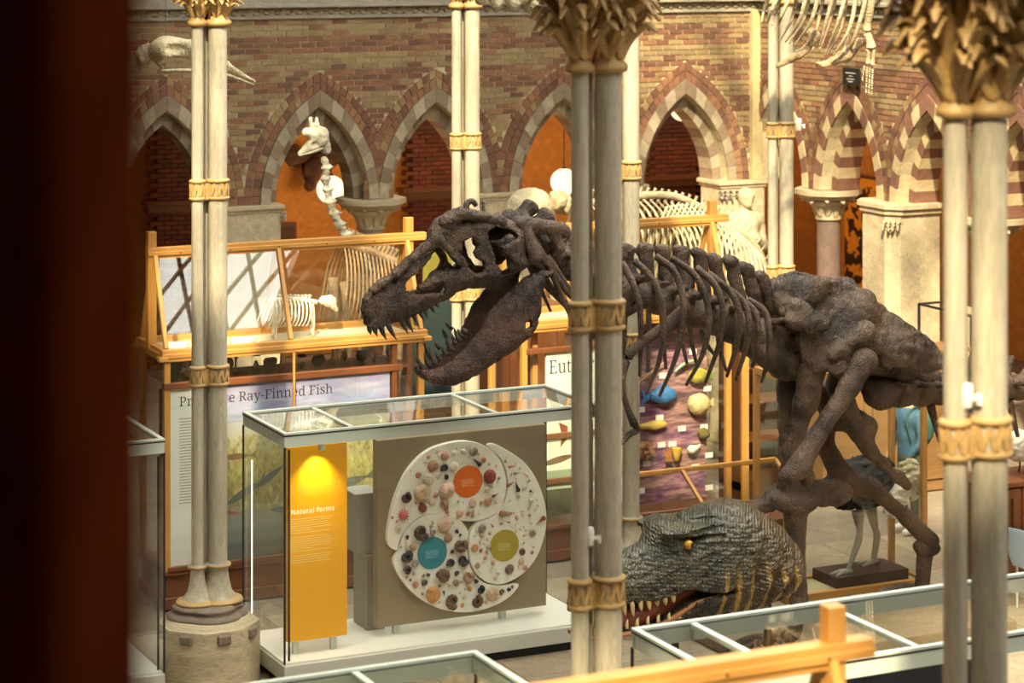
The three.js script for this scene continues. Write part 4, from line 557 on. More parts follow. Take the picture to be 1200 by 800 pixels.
{
  const x0 = XZ(198, 24.02), x1 = XZ(457, 24.02), y1 = 2.27, y0 = 0.44, W = 1400, H = Math.round(1400 * (y1 - y0) / (x1 - x0));
  const t = canvas(W, H, (c) => {
    const gr = c.createLinearGradient(0, 0, 0, H); for (const [s, k] of [[0, '#9c95ae'], [0.14, '#a3a6bf'], [0.3, '#b9b69c'], [0.5, '#a49a5c'], [0.62, '#8f8750'], [0.8, '#7f8578'], [1, '#5b625c']]) gr.addColorStop(s, k); c.fillStyle = gr; c.fillRect(0, 0, W, H);
    for (let i = 0; i < 1500; i++) { const x = rnd() * W, y = H * (0.3 + 0.45 * rnd()); c.fillStyle = ['#b7a75a', '#8f8a44', '#6d6a3c', '#c9bd84', '#9a7f5a'][Math.floor(rnd() * 5)] + '66'; c.beginPath(); c.ellipse(x, y, rr(3, 14), rr(6, 34), rr(-0.6, 0.6), 0, 7); c.fill(); }
    for (let i = 0; i < 120; i++) { const x = rnd() * W, y = H * (0.02 + 0.2 * rnd()); c.fillStyle = ['#8578a8', '#b3aed0', '#7f9cc8', '#c8c0cc'][Math.floor(rnd() * 4)] + '44'; c.beginPath(); c.ellipse(x, y, rr(20, 120), rr(6, 26), 0, 0, 7); c.fill(); }
    const fishAt = (x, y, L, a, col) => { c.save(); c.translate(x, y); c.rotate(a); c.fillStyle = col; c.beginPath(); c.moveTo(-L, 0); c.quadraticCurveTo(-L * 0.2, -L * 0.32, L * 0.7, 0); c.quadraticCurveTo(-L * 0.2, L * 0.3, -L, 0); c.fill(); c.beginPath(); c.moveTo(L * 0.55, 0); c.lineTo(L, -L * 0.25); c.lineTo(L * 0.9, 0); c.lineTo(L, L * 0.22); c.fill(); c.fillStyle = '#222'; c.beginPath(); c.arc(-L * 0.75, -L * 0.03, L * 0.03, 0, 7); c.fill(); c.restore(); };
    for (const [x, y, L, a, k] of [[430, 430, 120, 0, '#7c5f42'], [480, 640, 150, -0.5, '#5d6660'], [640, 560, 130, -0.6, '#4e5560'], [390, 760, 80, 0.2, '#8f5060'], [900, 500, 140, 0.1, '#7a6a50'], [1150, 650, 170, -0.2, '#5a5a50'], [760, 780, 140, 0.1, '#4a5a66']]) fishAt(x, y, L, a, k);
    const fd = c.createLinearGradient(150, 0, 330, 0); fd.addColorStop(0, '#dcdcd0'); fd.addColorStop(1, '#dcdcd000'); c.fillStyle = fd; c.fillRect(0, 0, 340, H); c.fillStyle = '#dcdcd0'; c.fillRect(0, 0, 160, H);
    c.fillStyle = '#23211f'; c.font = '78px serif'; c.fillText('Primitive Ray-Finned Fish', 62, 104); lines(c, 66, 175, 150, 30, 17, '#77766e');
  });
  const bd = part('fish_panel', local(span(x0, x1, y0, y1, -24.06, -24.03), fish), MT.white, fish); info(bd, 'printed panel headed Primitive Ray-Finned Fish');
  part('panel_print', local(quad([x0, y0, -24.028], [x1, y0, -24.028], [x1, y1, -24.028], [x0, y1, -24.028]), fish), printed(t), bd);
  const P = fish.userData.make; P('panel_rail', span(x0 - 0.06, x1 + 0.14, y1, y1 + 0.07, -24.08, -23.99, 0.008), MT.woodRed); P('panel_rail', span(x0 - 0.02, x1 + 0.3, y0 - 0.07, y0, -24.08, -23.99, 0.008), MT.woodRed);
  P('panel_upright', span(x1 + 0.02, x1 + 0.08, low(), 2.6, -24.07, -24.0, 0.006), MT.woodRed); P('glazing_bar', span(XZ(344, 24) - 0.012, XZ(344, 24) + 0.012, y1 - 0.42, 2.58, -24.0, -23.98)); function low() { return 0.4; }
  P('back_board', span(fishX[0] + 0.1, fishX[1] - 0.1, 0.45, 2.2, -24.5, -24.47), MT.woodDark);
}
// fossils and small bones standing behind the strip of glass above the fish panel
for (let i = 0; i < 15; i++) {
  const x = mix(7.85, 10.35, i / 14) + rr(-0.04, 0.04), h = rr(0.1, 0.2), kind = i % 3, g = thing(['fossil_slab', 'leg_bone', 'specimen_jar'][kind], ['greenish fossil slab standing above the fish panel', 'upright pale leg bone standing above the fish panel', 'glass specimen jar standing above the fish panel'][kind], ['fossil', 'bone', 'jar'][kind], [x, 2.3, -24.3 - rr(0, 0.25)], ['fossil slabs above the fish panel', 'leg bones above the fish panel', 'specimen jars above the fish panel'][kind]);
  if (kind === 0) { part('slab', nets(rough(ell([0, h / 2 + 0.02, 0], [rr(0.07, 0.1), h * 0.6, 0.035]), 0.02, 14), [-0.15, 0, -0.07], [0.15, 0.3, 0.07], 0.016), mat('#7d8468', { roughness: 0.7, map: stoneMap }), g); }
  else if (kind === 1) { part('bone', paint(nets(blend([cone([0, 0.02, 0], [0.01, h + 0.05, 0], 0.014, 0.013), ell([0, 0.02, 0], [0.03, 0.02, 0.025]), ell([0.01, h + 0.06, 0], [0.035, 0.024, 0.03])], 0.02), [-0.06, 0, -0.05], [0.07, 0.36, 0.05], 0.01), boneTone('#b59f74', '#dccda6')), MT.bone, g); }
  else { part('jar_glass', lathe([[0, 0], [0.05, 0], [0.052, h], [0.04, h + 0.02]], 14), MT.glass, g); part('jar_lid', lathe([[0, h + 0.045], [0.044, h + 0.045], [0.046, h + 0.02], [0, h + 0.02]], 14), MT.black, g); part('specimen', paint(nets(rough(ell([0, h * 0.45, 0], [0.03, h * 0.35, 0.028]), 0.008, 30), [-0.05, 0, -0.05], [0.05, h, 0.05], 0.009), boneTone('#6f7358', '#b9b08a')), MT.bone, g); }
}
// shelf that carries them
part('inner_shelf', local(span(7.72, 10.45, 2.28, 2.3, -24.8, -24.12), fish), MT.woodRed, fish);

// the second oak case of the row
const eutX = [XZ(612, 24), 14.42], eut = woodCase('wooden_display_case', 'gabled oak and glass case with the purple sea-creature board', { X0: eutX[0], X1: eutX[1], Zf: 24, Zb: 24.9, mids: [XZ(668, 24.1), 13.3] });
{
  const P = eut.userData.make, x0 = XZ(640.5, 24.02), x1 = 13.1, W = 900, H = 1300;
  const t = canvas(W, H, (c) => { c.fillStyle = '#dedccb'; c.fillRect(0, 0, W, H); c.fillStyle = '#22201d'; c.font = '150px serif'; c.fillText('Eutherian', 26, 170); c.fillStyle = '#8a3a34'; c.beginPath(); c.moveTo(130, 560); c.lineTo(230, 600); c.lineTo(220, 700); c.lineTo(150, 760); c.lineTo(165, 660); c.fill(); c.fillStyle = '#6b5136'; c.beginPath(); c.ellipse(120, 860, 160, 26, -0.15, 0, 7); c.fill(); c.fillStyle = '#9aa58c'; c.fillRect(0, 940, W, 130); c.fillStyle = '#5d5a3e'; c.fillRect(0, 1090, W, 210); });
  const bd = part('text_panel', local(span(x0, x1, 0.5, 2.32, -24.06, -24.03), eut), MT.white, eut); part('panel_print', local(quad([x0, 0.5, -24.028], [x1, 0.5, -24.028], [x1, 2.32, -24.028], [x0, 2.32, -24.028]), eut), printed(t), bd);
  P('panel_rail', span(eutX[0] + 0.05, x1 + 0.05, 2.32, 2.38, -24.08, -23.99, 0.008), MT.woodRed); P('panel_rail', span(eutX[0] + 0.05, x1 + 0.05, 1.36, 1.42, -24.08, -23.99, 0.008), MT.woodRed); P('panel_rail', span(eutX[0] + 0.05, x1 + 0.05, 0.86, 0.92, -24.08, -23.99, 0.008), MT.woodRed);
  P('inner_upright', span(eutX[0] + 0.2, eutX[0] + 0.26, 0.4, 2.58, -24.2, -24.14)); P('inner_board', span(eutX[0] + 0.12, eutX[0] + 0.3, 0.45, 2.3, -24.4, -24.36), MT.woodRed);
  // purple board hung with sea creatures
  const u0 = 13.2, u1 = 14.3, pb = P('purple_board', span(u0, u1, 0.42, 2.56, -24.4, -24.37), mat('#6d4a52', { roughness: 0.85 }));
  const pt = tex(512, 1024, (u, v) => { const s = fbm(u * 3, v * 46, 3, 4) + 0.5 * n3(u * 14, v * 120, 8), k = clamp(0.5 + 0.8 * s, 0, 1), q = clamp(0.5 + 1.4 * n3(u * 3, v * 9, 4), 0, 1); return [mix(92, 176, k), mix(56, 128, k) + 8 * q, mix(72, 122, k) + 12 * (1 - q)]; });
  part('board_cloth', local(quad([u0, 0.42, -24.368], [u1, 0.42, -24.368], [u1, 2.56, -24.368], [u0, 2.56, -24.368]), eut), printed(pt, { roughness: 0.9 }), pb);
  for (const [px, py] of [[751, 480], [773, 489], [799, 502], [825, 500], [775, 521], [788, 520], [831, 533], [758, 543], [815, 547], [751, 575], [829, 455], [777, 440], [812, 412], [832, 472], [831, 571]]) { const p = atZ(px, py, 24.36); P('name_card', box(0.1, 0.062, 0.006, p.x, p.y, p.z), MT.white, pb); }
  const sea = (name, label, px, py, f, col) => { const p = atZ(px, py, 24.3), g = thing(name, label, 'specimen', p); f(g, col && mat(col, { roughness: 0.55, bumpMap: fineBump, bumpScale: 0.006 })); return g; };
  const fishShape = (L, h, flip = 1) => rough(blend([ell([0, 0, 0], [L * 0.5, h * 0.5, h * 0.35]), ell([flip * -L * 0.42, 0, 0], [L * 0.15, h * 0.3, h * 0.2])], 0.03), 0.008, 22), fin = (pts, t = 0.012) => planar(extrude(pts, t, 0.002).translate(0, 0, -t / 2)), B = (L, h) => [[-L * 0.62, -h * 0.7, -h * 0.5], [L * 0.62, h * 0.7, h * 0.5], 0.013];
  sea('blue_fish', 'bright blue fish specimen on the purple board', 778, 463, (g, m) => { part('body', nets(fishShape(0.34, 0.19), ...B(0.34, 0.19)), m, g); part('tail_fin', fin([[-0.15, 0], [-0.3, 0.09], [-0.27, 0], [-0.3, -0.09]]), m, g); part('back_fin', fin([[-0.1, 0.07], [0, 0.15], [0.08, 0.07]]), m, g); }, '#3f74a8');
  sea('green_fish', 'green and yellow spotted fish specimen on the purple board', 818, 440, (g) => { part('body', paint(nets(fishShape(0.26, 0.17, -1), ...B(0.26, 0.17)), boneTone('#4f6a28', '#c2a93c', 14)), MT.vcol, g); part('tail_fin', fin([[0.1, 0], [0.2, 0.08], [0.18, 0], [0.2, -0.07]]), mat('#5d7a30'), g); }, null);
  sea('puffer_fish', 'round spiny cream puffer fish specimen on the purple board', 819, 473, (g, m) => { const b = part('body', nets(rough(ell([0, 0, 0], [0.14, 0.125, 0.1]), 0.008, 24), [-0.17, -0.15, -0.13], [0.17, 0.15, 0.13], 0.012), m, g); for (let i = 0; i < 60; i++) { const a = rnd() * 6.28, e = Math.acos(rr(-1, 1)), d = V(Math.sin(e) * Math.cos(a), Math.cos(e), Math.sin(e) * Math.sin(a)); if (d.z < -0.2) continue; part('spine', new THREE.ConeGeometry(0.006, 0.04, 5).applyQuaternion(new THREE.Quaternion().setFromUnitVectors(V(0, 1, 0), d)).translate(d.x * 0.145, d.y * 0.13, d.z * 0.105), m, b); } part('tail_fin', fin([[0.12, 0], [0.19, 0.05], [0.19, -0.05]]), m, g); }, '#c9b483');
  sea('yellow_fish', 'pale yellow fish specimen with small fins on the purple board', 767, 498, (g, m) => { part('body', nets(fishShape(0.34, 0.11, 1), ...B(0.34, 0.14)), m, g); part('tail_fin', fin([[-0.15, 0], [-0.23, 0.06], [-0.21, 0], [-0.23, -0.05]]), m, g); }, '#c7a94e');
  sea('green_snail', 'small green and brown shell specimen on the purple board', 824, 507, (g) => part('shell', paint(nets(rough(blend([ell([0, 0, 0], [0.07, 0.06, 0.05]), ell([0.04, -0.03, 0], [0.04, 0.035, 0.04])], 0.03), 0.012, 30), [-0.1, -0.09, -0.08], [0.11, 0.09, 0.08], 0.011), boneTone('#3d5230', '#8a6a34', 20)), MT.vcol, g), null);
  sea('brown_sponge', 'rough brown sponge specimen low on the purple board', 755, 527, (g, m) => part('sponge', nets(rough(ell([0, 0, 0], [0.13, 0.1, 0.07]), 0.04, 22), [-0.18, -0.15, -0.11], [0.18, 0.15, 0.11], 0.011), m, g), '#8a5a38');
  sea('cup_coral', 'yellow cup-shaped coral specimen low on the purple board', 793, 531, (g, m) => { part('cup', lathe([[0, -0.08], [0.035, -0.08], [0.045, -0.02], [0.065, 0.06], [0.055, 0.06], [0.035, -0.02], [0, -0.04]], 16), m, g); for (let i = 0; i < 5; i++) part('branch', sweep([[-0.06 - i * 0.02, -0.09, 0], [-0.08 - i * 0.018, 0, 0.01], [-0.07 - i * 0.03, 0.09 - i * 0.01, 0]], [0.012, 0.01, 0.005], { n: 6 }), mat('#a56a30'), g); }, '#c9a43c');
  sea('whelk_shell', 'white whelk shell specimen on the purple board', 815, 526, (g, m) => { for (let i = 0; i < 5; i++) part('whorl', ball(0.055 * Math.pow(0.72, i), -0.05 + i * 0.05 * Math.pow(0.85, i), 0.01 * i, 0, 1, 0.95, 0.9, 12, 9), m, g); }, '#d6cfbc');
  sea('green_pipefish', 'thin pale green curved pipefish specimen on the purple board', 806, 428, (g, m) => { part('body', sweep([[-0.17, -0.06, 0], [-0.09, 0, 0], [0.02, 0.04, 0], [0.16, 0.06, 0]], [0.012, 0.022, 0.02, 0.006], { n: 7 }), m, g); part('fin', fin([[-0.06, 0.02], [0, 0.075], [0.05, 0.05]]), m, g); }, '#8fa488');
  sea('sea_pen', 'long thin tan rod specimen slanting across the purple board', 766, 434, (g, m) => part('rod', sweep([[-0.22, -0.13, 0], [0, 0, 0], [0.2, 0.12, 0]], [0.014, 0.012, 0.006], { n: 6 }), m, g), '#b58a55');
}
// low oak table case in front of it
{
  const X0 = 11.95, X1 = 14.35, Zf = 22.45, Zb = 22.95, g = thing('table_case', 'low oak table case with glass top behind the model head', 'display case', [(X0 + X1) / 2, 0, -(Zf + Zb) / 2]), P = (n, geo, m = MT.wood) => part(n, local(geo, g), m, g);
  for (const z of [Zf, Zb]) P('rail', bar([X0, z === Zf ? 0.82 : 1.13, -z], [X1, z === Zf ? 0.82 : 1.13, -z], 0.05, 0.05, 0.006), z === Zf ? MT.woodRed : MT.wood); for (const x of [X0, (X0 + X1) / 2, X1]) P('rail', bar([x, 0.82, -Zf], [x, 1.13, -Zb], 0.04, 0.04, 0.006));
  for (const x of [X0, X1]) for (const z of [Zf, Zb]) P('leg', span(x - 0.03, x + 0.03, 0, z === Zf ? 0.82 : 1.13, -z - 0.03, -z + 0.03, 0.006), MT.woodRed);
  P('box', span(X0, X1, 0.5, 0.6, -Zb, -Zf), MT.woodRed); P('glass_pane', quad([X0, 0.84, -Zf], [X1, 0.84, -Zf], [X1, 1.15, -Zb], [X0, 1.15, -Zb]), MT.glass);
  for (const [px, k] of [[752, '#8f3f2a'], [770, '#b58a3c'], [790, '#9a5a3a'], [812, '#7a6a3a'], [832, '#a04a3a']]) { const x = XZ(px, 22.7); const m = part('coral', nets(rough(ell([0, 0, 0], [0.09, 0.07, 0.07]), 0.05, 18), [-0.13, -0.1, -0.1], [0.13, 0.12, 0.1], 0.014), mat(k, { roughness: 0.8 }), g); info(m, 'lump of coral'); m.position.set(x - g.position.x, 0.66, 0); }
}
// cabinets and boards further back in the aisles
function cabinet(label, X0, X1, Zf, Zb, h, { m = MT.woodRed, doors = 2, glazed = false, open = false } = {}) {
  const g = thing('wooden_cabinet', label, 'cabinet', [(X0 + X1) / 2, 0, -(Zf + Zb) / 2]), P = (n, geo, q = m, to = g) => part(n, local(Array.isArray(geo) ? merge(geo) : geo, g), q, to), w = (X1 - X0) / doors;
  if (open) { P('body', [span(X0, X1, 0, 0.6, -Zb, -Zf - 0.03), span(X0, X1, 0.5, h - 0.04, -Zb, -Zb + 0.03), span(X0, X0 + 0.03, 0.5, h - 0.04, -Zb, -Zf - 0.03), span(X1 - 0.03, X1, 0.5, h - 0.04, -Zb, -Zf - 0.03)], MT.woodDark); for (const y of [1.05, 1.5, 1.9]) P('shelf', span(X0 + 0.03, X1 - 0.03, y, y + 0.03, -Zb, -Zf - 0.06), MT.woodRed); } else P('body', [span(X0, X1, 0, 0.1, -Zb, -Zf), span(X0 + 0.02, X1 - 0.02, 0.08, h - 0.04, -Zb, -Zf - 0.03)]); P('top', span(X0 - 0.03, X1 + 0.03, h - 0.05, h, -Zb - 0.02, -Zf + 0.03, 0.01));
  for (let i = 0; i < doors; i++) { const a = X0 + i * w + 0.02, b = a + w - 0.04, d = P('door', [span(a, b, 0.14, 0.24, -Zf - 0.03, -Zf), span(a, b, h - 0.18, h - 0.08, -Zf - 0.03, -Zf), span(a, a + 0.09, 0.24, h - 0.18, -Zf - 0.03, -Zf), span(b - 0.09, b, 0.24, h - 0.18, -Zf - 0.03, -Zf)]); if (glazed) P('glass_pane', quad([a + 0.09, 0.24, -Zf - 0.02], [b - 0.09, 0.24, -Zf - 0.02], [b - 0.09, h - 0.18, -Zf - 0.02], [a + 0.09, h - 0.18, -Zf - 0.02]), caseGlass, d); P('knob', ball(0.02, b - 0.045, h * 0.55, -Zf + 0.02), MT.woodDark, d); }
  return g;
}
cabinet('reddish wooden cabinet between the dinosaur jaw and the second oak case', 11.9, 13.9, 27.2, 27.8, 2.3, { doors: 3 });
cabinet('brown wooden cabinet behind the ostrich', 16.3, 18.5, 25.0, 25.5, 1.75, { doors: 3, m: mat('#8a6840', { map: woodMap, roughness: 0.5 }) });
cabinet('tall wooden cabinet standing past the fish case', 12.0, 12.6, 28.9, 29.4, 2.05, { doors: 1, m: MT.woodDark });
cabinet('oak cabinet with shelves beside the purple board', 14.6, 15.4, 24.1, 24.6, 2.25, { doors: 1, m: MT.wood, glazed: true, open: true });
cabinet('red wooden counter beyond the sunlit columns', 15.75, 17.2, 21.0, 21.6, 1.1, { doors: 3 });
{ const p = thing('green_display_board', 'dark green display board standing behind the open jaws', 'board', [XZ(512, 26.6), 0, -26.6]); part('board', rbox(0.62, 1.3, 0.05, 0.01, 0, 2.05, 0), mat('#1f2f2b', { roughness: 0.8 }), p); for (const x of [-0.25, 0.25]) part('leg', rbox(0.05, 1.45, 0.05, 0.006, x, 0.725, -0.01), MT.black, p); for (const x of [-0.25, 0.25]) part('foot', rbox(0.05, 0.04, 0.5, 0.006, x, 0.02, 0), MT.black, p); }
{ const p = thing('yellow_green_banner', 'yellow-green hanging banner seen through the dinosaur skull', 'banner', [XZ(525, 30), 0, -30]); part('cloth', rbox(0.75, 1.6, 0.015, 0.006, 0, 1.95, 0), mat('#7d7622', { roughness: 0.8, map: stoneMap }), p); part('pole', merge([cyl(0.02, 0.02, 2.78, 0, 0, -0.03, 10), bar([-0.4, 2.76, -0.03], [0.4, 2.76, -0.03], 0.03)]), MT.ironDark, p); part('foot', cyl(0.22, 0.2, 0.04, 0, 0, -0.03, 20), MT.ironDark, p); }

// ------------------------------------------------------------------ modern glass cases
function glassCase(label, { X0, X1, Zf, Zb, top = 2.385, base = 0.26, bars = [], seams = [], led = [], deck = MT.white, plinth = mat('#b9b8a8', { roughness: 0.5 }) }) {
  const g = thing('glass_case', label, 'display case', [(X0 + X1) / 2, 0, -(Zf + Zb) / 2]), P = (n, geo, m, to = g) => part(n, local(Array.isArray(geo) ? merge(geo) : geo, g), m, to), f = 0.11, r = 0.045;
  P('toe_kick', span(X0 + 0.06, X1 - 0.06, 0, 0.09, -Zb + 0.06, -Zf - 0.06), MT.black); P('plinth', span(X0, X1, 0.09, base - 0.02, -Zb, -Zf, 0.008), plinth); P('deck', span(X0 + 0.02, X1 - 0.02, base - 0.025, base, -Zb + 0.02, -Zf - 0.02), deck);
  const rails = [[X0, X1, Zf, Zf + r], [X0, X1, Zb - r, Zb], [X0, X0 + r, Zf + r, Zb - r], [X1 - r, X1, Zf + r, Zb - r]];
  for (const [a, b, c, d] of rails) { P('top_rail', span(a, b, top - 0.022, top, -d, -c, 0.004), MT.alu); P('fascia', span(a + 0.006, b - 0.006, top - 0.022 - f, top - 0.032, -d + 0.004, -c - 0.004), MT.alu); P('gasket', span(a + 0.001, b - 0.001, top - 0.034, top - 0.02, -d + 0.001, -c - 0.001), MT.black); }
  for (const x of bars) P('cross_bar', span(x - 0.025, x + 0.025, top - 0.05, top - 0.012, -Zb + r, -Zf - r, 0.004), MT.alu);
  for (const [x, z] of [[X0, Zf], [X1, Zf], [X0, Zb], [X1, Zb]]) { const sx = x === X0 ? 1 : -1, sz = z === Zf ? -1 : 1; P('corner_seal', span(x, x + sx * 0.016, base, top - f - 0.02, -z, -z + sz * 0.016), MT.black); if (sz < 0) P('hinge_strip', span(x + sx * 0.05, x + sx * 0.066, base + 0.02, top - f - 0.05, -z - 0.02, -z - 0.034), MT.black); }
  const pane = (a, b, c, d) => P('glass_pane', quad(a, b, c, d), MT.glass), y1 = top - 0.03, st = [X0 + 0.016, ...seams, X1 - 0.016];
  for (let i = 0; i + 1 < st.length; i++) pane([st[i] + 0.002, base, -Zf - 0.004], [st[i + 1] - 0.002, base, -Zf - 0.004], [st[i + 1] - 0.002, y1 - f, -Zf - 0.004], [st[i] + 0.002, y1 - f, -Zf - 0.004]);
  pane([X1, base, -Zb + 0.004], [X0, base, -Zb + 0.004], [X0, y1 - f, -Zb + 0.004], [X1, y1 - f, -Zb + 0.004]); for (const x of [X0 + 0.004, X1 - 0.004]) pane([x, base, -Zb], [x, base, -Zf], [x, y1 - f, -Zf], [x, y1 - f, -Zb]);
  pane([X0 + r, top - 0.02, -Zf - r], [X1 - r, top - 0.02, -Zf - r], [X1 - r, top - 0.02, -Zb + r], [X0 + r, top - 0.02, -Zb + r]);
  for (const [x, z, y0] of led) {   // lit strip in a back corner: a glowing tube and the light it gives
    P('light_strip', cyl(0.006, 0.006, top - f - 0.35 - y0, x, y0, -z, 8), new THREE.MeshStandardMaterial({ color: '#ffffff', emissive: '#fff4e6', emissiveIntensity: 2.6 }));
    const L = new THREE.RectAreaLight('#fff0dc', 16, 0.02, top - f - 0.35 - y0); L.name = 'strip_light'; L.position.set(x - g.position.x + 0.02, (y0 + top - f - 0.35) / 2, -z - g.position.z + 0.02); g.add(L); L.rotation.y = -2.4; 
  }
  g.userData.make = P; return g;
}
const SC = { X0: 7.79, X1: 11.06, Zf: 20.93, Zb: 22.08 };
const shellCase = glassCase('tall glass case holding the shell disc and the yellow panel', { ...SC, bars: [8.5, 10.0], seams: [XZ(522, 20.93)], led: [[7.86, 22.0, 0.35]] });
glassCase('tall glass case with lit strips beside the dark pier', { X0: 4.2, X1: 6.74, Zf: 21.2, Zb: 22.4, led: [[6.2, 22.3, 0.4]], bars: [5.4] });
const lowCase = glassCase('glass case top with metal stands below the shell case', { X0: 3.4, X1: 6.56, Zf: 12.9, Zb: 14.1, bars: [4.6, 5.7], deck: mat('#6e5a44') });
const rightCase = glassCase('long glass case with dark inner wall in front of the model head', { X0: 7.69, X1: 12.4, Zf: 12.9, Zb: 14.1, bars: [XZ(838, 13.6) + 0.1, XZ(1010, 13.6)], deck: mat('#6a4a34') });
{ // contents of the two near cases
  const P = rightCase.userData.make; P('inner_wall', span(8.3, 9.9, 0.3, 2.25, -13.05, -13.02), mat('#161a26', { roughness: 0.7 })); P('inner_wall', span(9.95, 11.4, 0.3, 1.9, -13.05, -13.02), mat('#0f4a4a', { roughness: 0.7 })); P('inner_shelf', span(7.9, 12.2, 1.5, 1.53, -14.0, -13.1), MT.woodDark);
  for (const [n, l, px, r, c] of [['blue_grey_rock', 'blue-grey faceted rock under the long glass top', 915, 0.16, '#55585e'], ['brown_rock', 'brown rough rock under the long glass top', 968, 0.13, '#4c3628'], ['pale_rock', 'pale striped rock under the long glass top', 1045, 0.2, '#b99d78']]) { const q = atZ(px, 700, 13.6), g = thing(n, l, 'rock', [q.x, 1.53, -13.6]); part('rock', nets(rough(ell([0, r * 0.7, 0], [r * 1.3, r * 0.8, r]), 0.06, 7), [-r * 1.7, 0, -r * 1.4], [r * 1.7, r * 1.9, r * 1.4], 0.02), mat(c, { roughness: 0.8, map: stoneMap, bumpMap: fineBump, bumpScale: 0.01, flatShading: true }), g); }
  const Q = lowCase.userData.make; Q('inner_shelf', span(3.6, 6.4, 1.5, 1.52, -14.0, -13.0), mat('#8a8674', { roughness: 0.5 }));
  for (const [px, i] of [[470, 0], [515, 1]]) { const x = XZ(px, 13.9), g = thing('metal_stand', i ? 'grey metal stand with prongs at the end of the low glass top' : 'grey metal stand with arm inside the low glass top', 'stand', [x, 1.52, -13.75]); part('post', cyl(0.02, 0.016, 0.55, 0, 0, 0, 10), MT.alu, g); part('foot', cyl(0.1, 0.09, 0.02, 0, 0, 0, 18), MT.alu, g); part('arm', bar([0, 0.5, 0], [0.3, 0.52, 0.3], 0.03), MT.alu, g); for (let k = 0; k < 4; k++) part('prong', sweep([[0.02 * k, 0.55, 0], [0.03 * k - 0.02, 0.62, 0], [0.035 * k, 0.68, 0]], [0.007, 0.007, 0.004], { n: 6 }), mat('#b9a87a', { metalness: 0.5, roughness: 0.4 }), g); }
}
// yellow text panel
{
  const x0 = XZ(337, 21.15), x1 = XZ(407, 21.15), y0 = 0.39, y1 = 2.2, g = thing('yellow_text_stand', 'yellow text panel headed Natural forms inside the glass case', 'panel', [(x0 + x1) / 2, 0.26, -21.15]), W = 420, H = Math.round(W * (y1 - y0) / (x1 - x0));
  const t = canvas(W, H, (c) => { c.fillStyle = '#f2ac00'; c.fillRect(0, 0, W, H); c.fillStyle = '#fff6d8'; c.font = 'bold 46px sans-serif'; c.fillText('Natural forms', 18, 440); lines(c, 20, 470, 300, 7, 15, '#f6dc98'); lines(c, 20, 590, 300, 7, 15, '#f6dc98'); lines(c, 20, 710, 290, 4, 15, '#f6dc98'); });
  const ym = mat('#f2ac00', { roughness: 0.55 }); part('board', local(span(x0, x1, y0, y1, -21.27, -21.152, 0.004), g), ym, g); part('print', local(quad([x0 + 0.004, y0, -21.148], [x1 - 0.004, y0, -21.148], [x1 - 0.004, y1, -21.148], [x0 + 0.004, y1, -21.148]), g), printed(t, { roughness: 0.55 }), g);
  for (const x of [x0 + 0.1, x1 - 0.12]) part('foot', local(span(x - 0.025, x + 0.025, 0.26, 0.4, -21.24, -21.19), g), MT.alu, g);
  // the small lamp in the case ceiling that lights the panel
  const lx = (x0 + x1) / 2 - 0.02, lamp = thing('case_downlight', 'small downlight under the case roof above the yellow panel', 'lamp', [lx, 2.19, -21.0]); part('can', lathe([[0, 0.06], [0.03, 0.06], [0.034, 0], [0.028, 0]], 16), MT.alu, lamp); part('lens', cyl(0.026, 0.026, 0.006, 0, 0.004, 0, 16), new THREE.MeshStandardMaterial({ color: '#ffffff', emissive: '#fff0d0', emissiveIntensity: 3 }), lamp);
  const s = new THREE.SpotLight('#ffe9b8', 3.0, 0, 0.75, 1, 2); s.name = 'downlight_beam'; s.position.set(0, -0.01, 0); s.castShadow = true; const tg = new THREE.Object3D(); tg.name = 'downlight_aim'; tg.position.set(0, -0.44, -0.16); lamp.add(s, tg); s.target = tg;
}
// grey stepped plinths between the yellow panel and the disc
for (const [a, b, t, l] of [[412, 436, [577, 646], 'upper grey box plinth beside the yellow panel'], [425, 441, [647, 708], 'lower grey box plinth under the upper one']]) {
  const Z = 21.7, x0 = XZ(a, Z), x1 = XZ(b, Z), y1 = atZ(a, t[0], Z).y, y0 = atZ(a, t[1], Z).y, lowP = t[0] > 600, g = thing('grey_plinth', l, 'plinth', [(x0 + x1) / 2, lowP ? 0.26 : y0, -Z]);
  part('box', local(span(x0, x1 + 0.05, lowP ? 0.26 : y0, y1, -Z - 0.24, -Z + 0.1, 0.006), g), mat('#8d897c', { roughness: 0.6 }), g); part('top_edge', local(span(x0 - 0.004, x1 + 0.054, y1 - 0.012, y1 + 0.002, -Z - 0.244, -Z + 0.104), g), mat('#a39f92', { roughness: 0.5 }), g);
}
